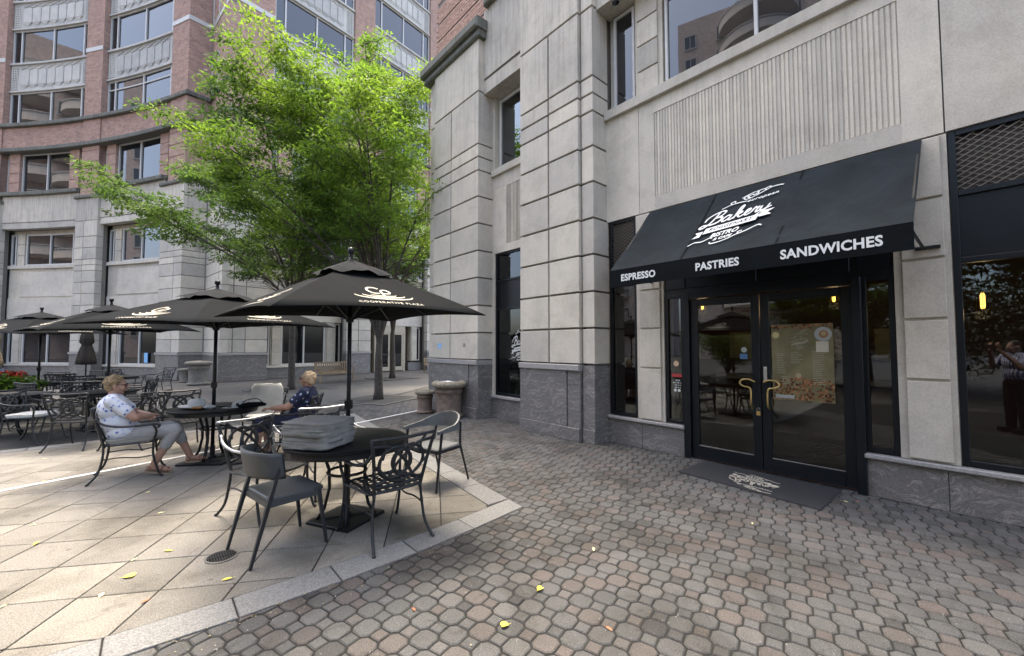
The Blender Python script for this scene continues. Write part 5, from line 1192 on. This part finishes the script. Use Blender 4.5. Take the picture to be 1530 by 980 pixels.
def closed_umbrella(loc, mat, label, base):
    t = thing('closed_umbrella', label, 'umbrella', loc)
    MB().tube([(0, 0, 0), (0, 0, 2.4)], .022, 8).build('pole', BLK, t, off=None); m = MB(); n = 24; pr = [(.03, 2.32), (.10, 2.2), (.15, 1.9), (.16, 1.72), (.11, 1.64), (.12, 1.6), (.17, 1.4), (.21, 1.15), (.22, 1.02), (.16, 1.0)]
    for i, (r, z) in enumerate(pr):
        for k in range(n): a = 2*PI*k/n; q = r*(1+.16*math.sin(a*6+i*.2)*min(1, i/3)); m.v.append((q*math.cos(a), q*math.sin(a), z))
    for i in range(len(pr)-1):
        for k in range(n): k2 = (k+1) % n; m.face((i*n+k, i*n+k2, (i+1)*n+k2, (i+1)*n+k))
    m.build('folded_canopy', mat, t, smooth=True, off=None); MB().lathe([(.3, 0), (.3, .04), (.06, .07), (.05, .3)], n=16).build('base', BLK, t, off=None)
closed_umbrella((-1.55, 19.2, 0), TAUPE, 'closed taupe umbrella standing before the curved wing', 0); closed_umbrella((-3.6, 19.7, 0), BEIGE, 'closed beige umbrella behind the red flowers', 0)
flower_planter((-2.35, 14.1, 0), 'planter of orange red flowers and green leaves at the left edge')
# ---------------------------------------------------------------- things on the tables
for i, (z, dx, a) in enumerate(((.738, .0, -.95), (.79, .012, -.92), (.842, -.008, -.98), (.895, .005, -.90))):
    c = MB(); cush(c, 0, 0, 0, .235, .225, .058, .03, i+3, wob=.008)
    o = tag(c.build('seat_cushion', CUSH, smooth=True), ['grey seat cushion at the bottom of the stack on the front table', 'second grey seat cushion from the bottom of the stack', 'third grey seat cushion from the bottom of the stack', 'topmost grey seat cushion of the stack on the front table'][i], 'cushion', 'stacked grey seat cushions')
    o.location = (1.145+dx, 3.90+dx*.5, z); o.rotation_euler = (0, .0, a+PI/4*0)
    for sx in (-1, 1):
        tt = MB(); tt.tube(spl([Vector(p) for p in ((-.22, sx*.19, .03), (-.30, sx*.2, .02), (-.31, sx*.17, -.07), (-.27-.02*i, sx*.15, -.16-.02*i))], 4), .004, 4); tt.build('tie', CUSH, o, off=None)
c = MB(); cush(c, 0, 0, 0, .24, .27, .05, .03, 9); o = tag(c.build('seat_cushion', CUSHP, smooth=True), 'pale grey cushion propped upright on the chair beside the navy dressed woman', 'cushion')
o.location = (1.50, 7.98, .70); o.rotation_euler = (R_(74), 0, R_(-20))
def hat(loc, lab, mat, rz):
    t = thing('sun_hat', lab, 'hat', loc, rz)
    MB().lathe([(.10, .0), (.21, .022), (.215, .03), (.10, .026)], n=28).build('brim', mat, t, smooth=True, off=None); m = MB(); m.lathe_e([(.95, 0), (1, .3), (.92, .75), (.7, .98), (.3, 1.02), (.02, 1.0)], (0, 0, .016), .11, 20, (1, .85, .95)); m.build('crown', mat, t, smooth=True, off=None)
hat((.52, 7.36, .735), 'white wide brimmed hat lying on the second table', CUSHP, 0)
hb = thing('cap', 'off white sun cap with dark patch lying on the right of the second table', 'hat', (.98, 7.02, .735), -.4)
m = MB(); m.lathe_e([(1, 0), (.98, .35), (.8, .8), (.4, 1.0), (.02, 1.02)], (0, 0, 0), .09, 18, (1.1, 1, 1)); m.build('crown', CUSHP, hb, smooth=True, off=None); m = MB(); m.lathe_e([(.6, 0), (1, .02), (.6, .06)], (-.09, -.02, .0), .10, 16, (1.2, .9, 1)); m.build('visor', CUSHP, hb, smooth=True, off=None)
MB().obox((.0, -.088, .045), (.018, .004, .02)).build('patch', FRM, hb, off=None)
bg_ = thing('shoulder_bag', 'black shoulder bag hanging over the right side of the second table', 'bag', (1.12, 6.92, .74)); m = MB(); m.lathe_e([(.3, 0), (.95, .15), (1, .5), (.7, .9), (.1, 1)], (0, 0, -.01), .12, 16, (1.5, .55, .6)); m.build('body', CANV, bg_, smooth=True, off=None)
MB().tube(spl([Vector(p) for p in ((-.12, 0, .02), (-.1, -.03, .09), (.05, -.03, .11), (.15, 0, .02))], 4), .006, 5).build('strap', CANV, bg_, off=None)
pa = thing('pastry', 'brown pastry on the second table in front of the white hat', 'pastry', (.50, 7.12, .737)); m = MB()
for i in range(4): m.ball((-.045+i*.03, .008*math.sin(i*2), .022), .026-.004*abs(i-1.5), 10, 6, (.8, 1.2, .85))
m.build('crust', simple('golden_pastry', (.42, .20, .07), .6, var=.3, scale=50), pa, smooth=True, off=None)
pg = thing('paper_bag', 'crumpled white paper bag beside the pastry', 'paper bag', (.64, 7.08, .737)); g = np.random.default_rng(2); m = MB(); m.ball((0, 0, .025), .05, 9, 6, (1.3, .9, .55)); m.v = [tuple(np.array(v)+g.normal(size=3)*.006) for v in m.v]; m.build('crumpled_paper', CUSHP, pg, off=None)
ph_ = tag(MB().obox((.80, 7.30, .738), (.03, .055, .004), .5).build('tray', BLK), 'small dark phone lying on the second table', 'phone')
# ---------------------------------------------------------------- people
def cap_(m, a, b, ra, rb, n=12):
    a = Vector(a); b = Vector(b); m.ball(a, ra, n, 8); m.ball(b, rb, n, 8); m.tube([a, b], [ra, rb], n)
def chain(m, pts, rs, n=12):
    for i in range(len(pts)-1): cap_(m, pts[i], pts[i+1], rs[i], rs[i+1], n)
def organic(m, name, mat, par, voxel=.007, it=5):
    o = m.build(name, mat, par, off=None); r = o.modifiers.new('Remesh', 'REMESH'); r.mode = 'VOXEL'; r.voxel_size = voxel; r.use_smooth_shade = True
    s = o.modifiers.new('Smooth', 'SMOOTH'); s.factor = .5; s.iterations = it; return o
def hand(m, w, d, s=1, spread=(0, 0, 1)):
    """palm at wrist w pointing along d with five bent fingers"""
    w = Vector(w); d = Vector(d).normalized(); nrm = Vector(spread).normalized(); sd = d.cross(nrm).normalized(); nrm = sd.cross(d)
    for q in (-.026, -.009, .009, .026): cap_(m, w+sd*q*s, w+d*.085*s+sd*q*1.15*s, .015*s, .0125*s, 8)
    for q, l in ((-.031, .060), (-.011, .074), (.010, .070), (.030, .055)):
        a = w+d*.085*s+sd*q*1.1*s; b = a+(d-nrm*.25).normalized()*l*.5*s; c = b+(d-nrm*1.0).normalized()*l*.5*s; cap_(m, a, b, .0095*s, .0088*s, 8); cap_(m, b, c, .0088*s, .0075*s, 8)
    a = w+d*.03*s+sd*-.035*s; b = a+(d*.6-sd*.9-nrm*.2).normalized()*.035*s; c = b+(d-sd*.2-nrm*.4).normalized()*.03*s; cap_(m, a, b, .012*s, .010*s, 8); cap_(m, b, c, .010*s, .0085*s, 8)
def head(m, c, yaw=0, pitch=0, s=1):
    """head with face; returns a function mapping local face coordinates to chair space"""
    R3 = Euler((pitch, 0, yaw)).to_matrix(); c = Vector(c); T = lambda x, y, z: c+R3@Vector((x, y, z))*s
    def eb(p, e): m.ball(T(*p), s, 14, 10, e)
    eb((0, -.010, .030), (.074, .090, .078)); eb((0, .018, -.012), (.066, .074, .080)); eb((0, .040, -.062), (.042, .040, .034)); eb((0, .050, -.088), (.022, .022, .017))
    cap_(m, T(0, .090, .012), T(0, .108, -.022), .009*s, .014*s, 8); cap_(m, T(-.018, .088, -.054), T(.018, .088, -.054), .008*s, .008*s, 8); cap_(m, T(-.04, .074, .028), T(.04, .074, .028), .011*s, .011*s, 8)
    for sx in (-1, 1): eb((sx*.038, .062, -.030), (.024, .022, .022)); eb((sx*.076, -.008, -.008), (.010, .020, .030))
    return T
def sitter(name, label, loc, rz, top_mat, leg_mat, hair, pose, dress_sleeve=.12):
    t = thing(name, label, 'person', loc, rz); p = pose
    sk_m = MB(); T = head(sk_m, p['head'], p['yaw'], p.get('pitch', 0)); cap_(sk_m, (0, p['chest'][1]-.005, p['chest'][2]+.14), T(0, -.02, -.07), .055, .05)
    for sx, k in ((-1, 'L'), (1, 'R')):
        S, E, Wt, Hd = p['sh'+k], p['el'+k], p['wr'+k], p['hd'+k]
        chain(sk_m, [S, E, Wt], [.058, .047, .031]); hand(sk_m, Wt, Vector(Hd)-Vector(Wt), 1, p.get('nr'+k, (0, 0, 1)))
        Kn, An, To = p['kn'+k], p['an'+k], p['to'+k]
        chain(sk_m, [(sx*.10, -.08, .52), Kn, An], [.09, .062, .038]); mid = Vector(Kn).lerp(Vector(An), .35); cap_(sk_m, mid+Vector((0, -.014, 0)), Vector(Kn).lerp(Vector(An), .6), .053, .042)
        cap_(sk_m, An, To, .036, .028); sk_m.ball(Vector(An)+(Vector(An)-Vector(To)).normalized()*.03-Vector((0, 0, .02)), .032)
        d = (Vector(To)-Vector(An)); d.z = 0; d.normalize(); q = Vector((-d.y, d.x, 0))
        for k2, o_ in enumerate((-.024, -.010, .003, .015, .026)): sk_m.ball(Vector(To)+q*o_+d*(.03-.005*abs(k2-1)), .011, 8, 6)
    chain(sk_m, [(0, -.06, .56), (0, p['chest'][1]+.03, p['chest'][2])], [.11, .10])
    organic(sk_m, 'body', SKIN, t, .0065, 3)
    c = MB(); ch = Vector(p['chest'])
    c.ball((0, -.085, .555), 1, 16, 12, (.205, .18, .13)); c.ball((0, (ch.y-.04)/2-.02, .68), 1, 16, 12, (.20, .18, .18)); c.ball((0, ch.y+.0, ch.z), 1, 16, 12, (.20, .15, .175)); c.ball((-.07, ch.y+.085, ch.z-.02), .075); c.ball((.07, ch.y+.085, ch.z-.02), .075)
    chain(c, [p['shL'], (0, ch.y, ch.z+.105), p['shR']], [.07, .085, .07])
    for k in 'LR':
        S, E = Vector(p['sh'+k]), Vector(p['el'+k]); cap_(c, S, S.lerp(E, .62), .074, .068)
    organic(c, 'blouse', top_mat, t, .008, 5)
    tr = MB(); tr.ball((0, -.09, .53), 1, 16, 12, (.185, .165, .10))
    for sx, k in ((-1, 'L'), (1, 'R')):
        Kn, An = Vector(p['kn'+k]), Vector(p['an'+k]); chain(tr, [(sx*.09, -.07, .515), Kn, Kn.lerp(An, p['crop'])], [.105, .078, .066])
    organic(tr, 'trousers', leg_mat, t, .008, 5)
    h = MB(); r3 = random.Random(5); h.ball(T(0, -.028, .040), 1, 16, 12, (.086, .096, .086)); h.ball(T(0, -.055, -.005), 1, 14, 10, (.078, .062, .075))
    for _ in range(120):
        a = r3.uniform(-PI, PI); z = r3.uniform(-.2, 1); q = math.sqrt(max(0, 1-z*z)); y = q*math.sin(a)
        if y > .35 and z < .75: continue
        if y > .0 and z < .15: continue
        h.ball(T(q*math.cos(a)*.082, -.025+y*.092, .037+z*.082), r3.uniform(.010, .022), 7, 5)
    organic(h, 'hair', hair, t, .005, 1)
    gl = MB(); 
    for sx in (-1, 1): gl.tube([T(sx*.078, -.005, .012), T(sx*.070, .05, .016), T(sx*.062, .082, .014)], .0035, 5); gl.ball(T(sx*.034, .090, .008), 1, 10, 8, (.026, .012, .018))
    gl.tube([T(-.02, .098, .012), T(.02, .098, .012)], .003, 5); gl.build('glasses', simple('dark_brown_lens', (.05, .02, .015), .15) , t, smooth=True, off=None)
    mo = MB(); mo.tube([T(-.020, .0935, -.055), T(0, .0985, -.052), T(.020, .0935, -.055)], .004, 6); mo.build('mouth', simple('lips', (.42, .16, .13), .5), t, off=None)
    for k in 'LR':
        An, To = Vector(p['an'+k]), Vector(p['to'+k]); d = To-An; d.normalize(); s_ = MB(); u = Vector((0, 0, 1))-d*d.z; u.normalize(); q = d.cross(u)
        pts = [An-d*.055-u*.052, To+d*.05-u*.030]; i = len(s_.v)
        for w, off_ in ((.034, 0), (.034, -.022)):
            s_.v += [tuple(pts[0]+q*w+u*off_), tuple(pts[1]+q*w+u*off_), tuple(pts[1]-q*w+u*off_), tuple(pts[0]-q*w+u*off_)]
        for f in ((0, 1, 2, 3), (7, 6, 5, 4), (0, 4, 5, 1), (1, 5, 6, 2), (2, 6, 7, 3), (3, 7, 4, 0)): s_.face([i+e for e in f])
        so_ = s_.build('sandal', SOLE, t, off=None); x = MB()
        for f_, r_ in ((.35, .043), (.72, .036)):
            c_ = An.lerp(To, f_+.25)-u*.006; x = MB(); x.tube([c_+q*r_*math.cos(a)+u*r_*math.sin(a) for a in [PI*j/8 for j in range(-1, 10)]], .009, 5); x.build('strap', SANDAL, so_, off=None)
        x = MB(); x.tube([An-u*.01+q*.040*math.cos(a)-d*.040*math.sin(a)+u*.01 for a in [PI*j/8 for j in range(0, 9)]], .008, 5); x.build('heel_strap', SANDAL, so_, off=None)
    return t, T
sitter('person', 'woman with short blond hair and white blouse with blue flowers, arms folded, in profile', (-.13, 7.05, .0), face_to(1, -.06), BLOUSE, PANTS, HAIR,
       dict(head=(0, -.165, 1.115), yaw=-.05, pitch=-.04, chest=(0, -.19, .84), shL=(-.175, -.19, .945), shR=(.175, -.19, .945), elL=(-.225, .015, .735), elR=(.235, .03, .735), wrL=(-.06, .155, .715), wrR=(.04, .175, .725),
            hdL=(.06, .17, .71), hdR=(-.08, .19, .72), nrL=(0, -.3, 1), nrR=(0, -.3, 1), knL=(-.11, .40, .535), knR=(.13, .41, .525), anL=(-.11, .58, .10), anR=(.16, .20, .10), toL=(-.11, .73, .065), toR=(.19, .36, .045), crop=.42))
HAIR2 = simple('curly_blond_hair', (.50, .36, .22), .8, var=.5, scale=45, bmp=1)
sitter('person', 'woman with curly blond hair in navy flowered top leaning back beside the second table', (1.60, 6.72, .0), face_to(-.86, .5), NAVYD, NAVYP, HAIR2,
       dict(head=(0, -.19, 1.105), yaw=-.3, pitch=.10, chest=(0, -.20, .83), shL=(-.175, -.20, .935), shR=(.175, -.20, .935), elL=(-.23, .0, .74), elR=(.23, -.02, .74), wrL=(-.16, .23, .72), wrR=(.10, .16, .66),
            hdL=(-.12, .32, .71), hdR=(.04, .25, .65), knL=(-.11, .40, .51), knR=(.11, .39, .51), anL=(-.12, .42, .11), anR=(.10, .36, .11), toL=(-.13, .58, .05), toR=(.10, .51, .05), crop=.25))
# the photographer, mirrored in the window at the right
def photographer():
    f2 = Vector((math.sin(YAW), math.cos(YAW), 0)); loc = -f2*.42
    t = thing('person', 'person in striped shirt and dark trousers holding up a phone, mirrored in right window', 'person', (loc.x, loc.y, 0), -YAW)
    m = MB(); T = head(m, (0, .02, 1.585), 0, 0, 1.05); cap_(m, (0, 0, 1.40), T(0, -.02, -.07), .055, .055)
    for sx in (-1, 1):
        chain(m, [(sx*.19, 0, 1.40), (sx*.27, .14, 1.20), (sx*.085, .33, 1.53)], [.055, .045, .032]); hand(m, (sx*.085, .33, 1.53), (-sx*.1, .15, .6), .95, (0, 1, 0)); chain(m, [(sx*.1, 0, .9), (sx*.11, .02, .5), (sx*.13, 0, .1)], [.09, .065, .045])
    cap_(m, (0, 0, 1.0), (0, 0, 1.3), .13, .13); organic(m, 'body', SKIN, t, .009, 3)
    st = simple('striped_shirt', (.2, .2, .3), .8); st.node_tree.nodes.clear(); tt = st.node_tree; b = N(tt, 'ShaderNodeBsdfPrincipled'); o = N(tt, 'ShaderNodeOutputMaterial'); L(tt, b.outputs[0], o.inputs[0])
    w = N(tt, 'ShaderNodeTexWave', bands_direction='X'); w.inputs['Scale'].default_value = 7; L(tt, coord(tt, 'Object'), w.inputs['Vector']); L(tt, ramp(tt, w.outputs['Fac'], [(.45, (.05, .07, .25)), (.55, (.55, .55, .6))]), b.inputs['Base Color'])
    m = MB(); m.ball((0, 0, 1.08), 1, 16, 12, (.19, .16, .17)); m.ball((0, 0, 1.27), 1, 16, 12, (.20, .15, .18)); chain(m, [(-.19, 0, 1.40), (0, -.01, 1.42), (.19, 0, 1.40)], [.07, .08, .07])
    for sx in (-1, 1): cap_(m, (sx*.19, 0, 1.40), (sx*.25, .10, 1.26), .07, .065)
    organic(m, 'shirt', st, t, .01); m = MB(); m.ball((0, 0, .93), 1, 14, 10, (.18, .14, .13))
    for sx in (-1, 1): chain(m, [(sx*.1, 0, .9), (sx*.11, .02, .5), (sx*.13, 0, .08)], [.11, .085, .07])
    organic(m, 'trousers', CANV, t, .01); m = MB(); m.ball(T(0, -.02, .045), 1, 14, 10, (.086, .095, .084)); organic(m, 'hair', simple('dark_hair', (.02, .018, .015), .6), t, .01)
    for sx in (-1, 1): MB().obox((sx*.13, .06, .045), (.05, .14, .045)).build('shoe', BLK, t, off=None)
    q = thing('mobile_phone', 'dark phone held up at eye height by the mirrored photographer', 'phone', tuple(-f2*.045+Vector((0, 0, 1.585))), -YAW); MB().obox((0, 0, 0), (.075, .004, .036)).build('case', BLK, q, off=None)
photographer()
# ---------------------------------------------------------------- tiny debris
lit = MB(); rl_ = random.Random(21)
for _ in range(620):
    if rl_.random() < .5: x, y = rl_.uniform(-2.5, 2.6), rl_.uniform(3.1, 8.5)
    else: x, y = rl_.uniform(-1, 5.7), rl_.uniform(.5, 6)
    if rl_.random() < .35: x = rl_.uniform(0, 2.8); y = ylow(x)-rl_.random()**2*.25
    elif rl_.random() < .2: x = 5.8-rl_.random()**2*.3; y = rl_.uniform(0, 1) if rl_.random() < .5 else rl_.uniform(2.9, 7)
    a = rl_.uniform(0, 6.28); r = rl_.uniform(.003, .009); q = r*rl_.uniform(.3, .8); c, s = math.cos(a), math.sin(a)
    lit.add([(x+c*r, y+s*r, .004), (x-s*q, y+c*q, .006), (x-c*r, y-s*r, .004), (x+s*q, y-c*q, .005)], [(0, 1, 2, 3)])
lo_ = tag(lit.build('leaf_litter', rnd_mat('dry_litter', [(0, (.10, .06, .03)), (.5, (.22, .17, .08)), (.8, (.35, .32, .22)), (1, (.05, .04, .03))])), 'tiny dry leaf crumbs and grit scattered over slabs and pavers', 'litter'); lo_['kind'] = 'stuff'
# ---------------------------------------------------------------- fallen leaves and small litter
LF = [(1.98, 1.99, 'Y', 'upper of the two bright yellow leaves on the pavers in front'), (1.57, 1.87, 'Y', 'lower heart shaped yellow leaf on the pavers in front'), (-.06, 3.97, 'Y', 'yellow maple like leaf on a slab left of the drain'), (-.19, 3.79, 'P', 'long pale leaf lying across a slab joint at lower left'),
      (.44, 3.48, 'Y', 'small yellow leaf on the slab below the drain'), (-.65, 5.11, 'Y', 'yellow leaf on a joint near the left edge'), (-.05, 4.25, 'P', 'pale curled leaf on the slanting joint left of the drain'), (.15, 4.26, 'Y', 'yellow leaf where two joints cross left of the drain'), (-.74, 5.66, 'P', 'faint pale leaf farther up the left slabs'),
      (.03, 6.08, 'P', 'pale leaf in the shade between the blond woman and the front chair'), (-.9, 7.37, 'Y', 'yellow leaf on the white glint strip at far left'), (-1.09, 8.84, 'P', 'pale leaf on the slabs beyond the white glint strip'), (.83, 4.69, 'Y', 'dull yellow leaf under the front grey chair'), (-.64, 4.02, 'P', 'pale leaf cut by the left edge at the bottom'),
      (2.0, 1.46, 'B', 'orange brown leaf at the bottom centre pavers'), (2.67, 2.09, 'P', 'tiny pale leaf on the pavers right of the kerb corner'), (1.25, 2.34, 'B', 'small brown leaf on the pavers below the kerb'), (.02, 3.52, 'B', 'reddish brown leaf on a slab joint near the kerb'),
      (4.13, 1.45, 'P', 'dry pale leaf on the pavers below the door mat'), (5.43, 1.02, 'P', 'pale leaf by the right end of the door mat'), (5.52, .94, 'B', 'brown leaf at the foot of the door frame'), (.12, 5.26, 'P', 'pale leaf on a joint crossing in the middle of the lit slabs'), (1.1, 1.55, 'Y', 'yellow leaf at the very bottom edge of the pavers')]
COLN = {'Y': YEL, 'P': YELP, 'B': BRN}
for i, (x, y, k, lab) in enumerate(LF):
    rd = random.Random(i*7+1); n = 10; m = MB(); s = rd.uniform(.022, .034)*(1.15 if k == 'Y' else .9)
    out = [(.0, -1), (.45, -.75), (.8, -.2), (.78, .35), (.4, .8), (.0, .55), (-.4, .85), (-.8, .35), (-.75, -.25), (-.4, -.8)] if i < 3 else [(0, -1), (.35, -.6), (.42, 0), (.3, .5), (0, 1), (-.3, .5), (-.42, 0), (-.35, -.6)]
    n = len(out); c = rd.uniform(.2, .5)
    m.v = [(a*s, b*s, .003+abs(a)*s*c+rd.uniform(0, .002)) for a, b in out]+[(0, 0, .004)]
    for q in range(n): m.face((q, (q+1) % n, n))
    m.tube([(0, -s, .004), (s*.15, -s*1.5, .006)], .001, 3)
    o = m.build('fallen_leaf', COLN[k]); o.location = (x, y, .002); o.rotation_euler = (0, 0, rd.uniform(0, 6.28)); tag(o, lab, 'leaf', 'fallen leaves on the paving')
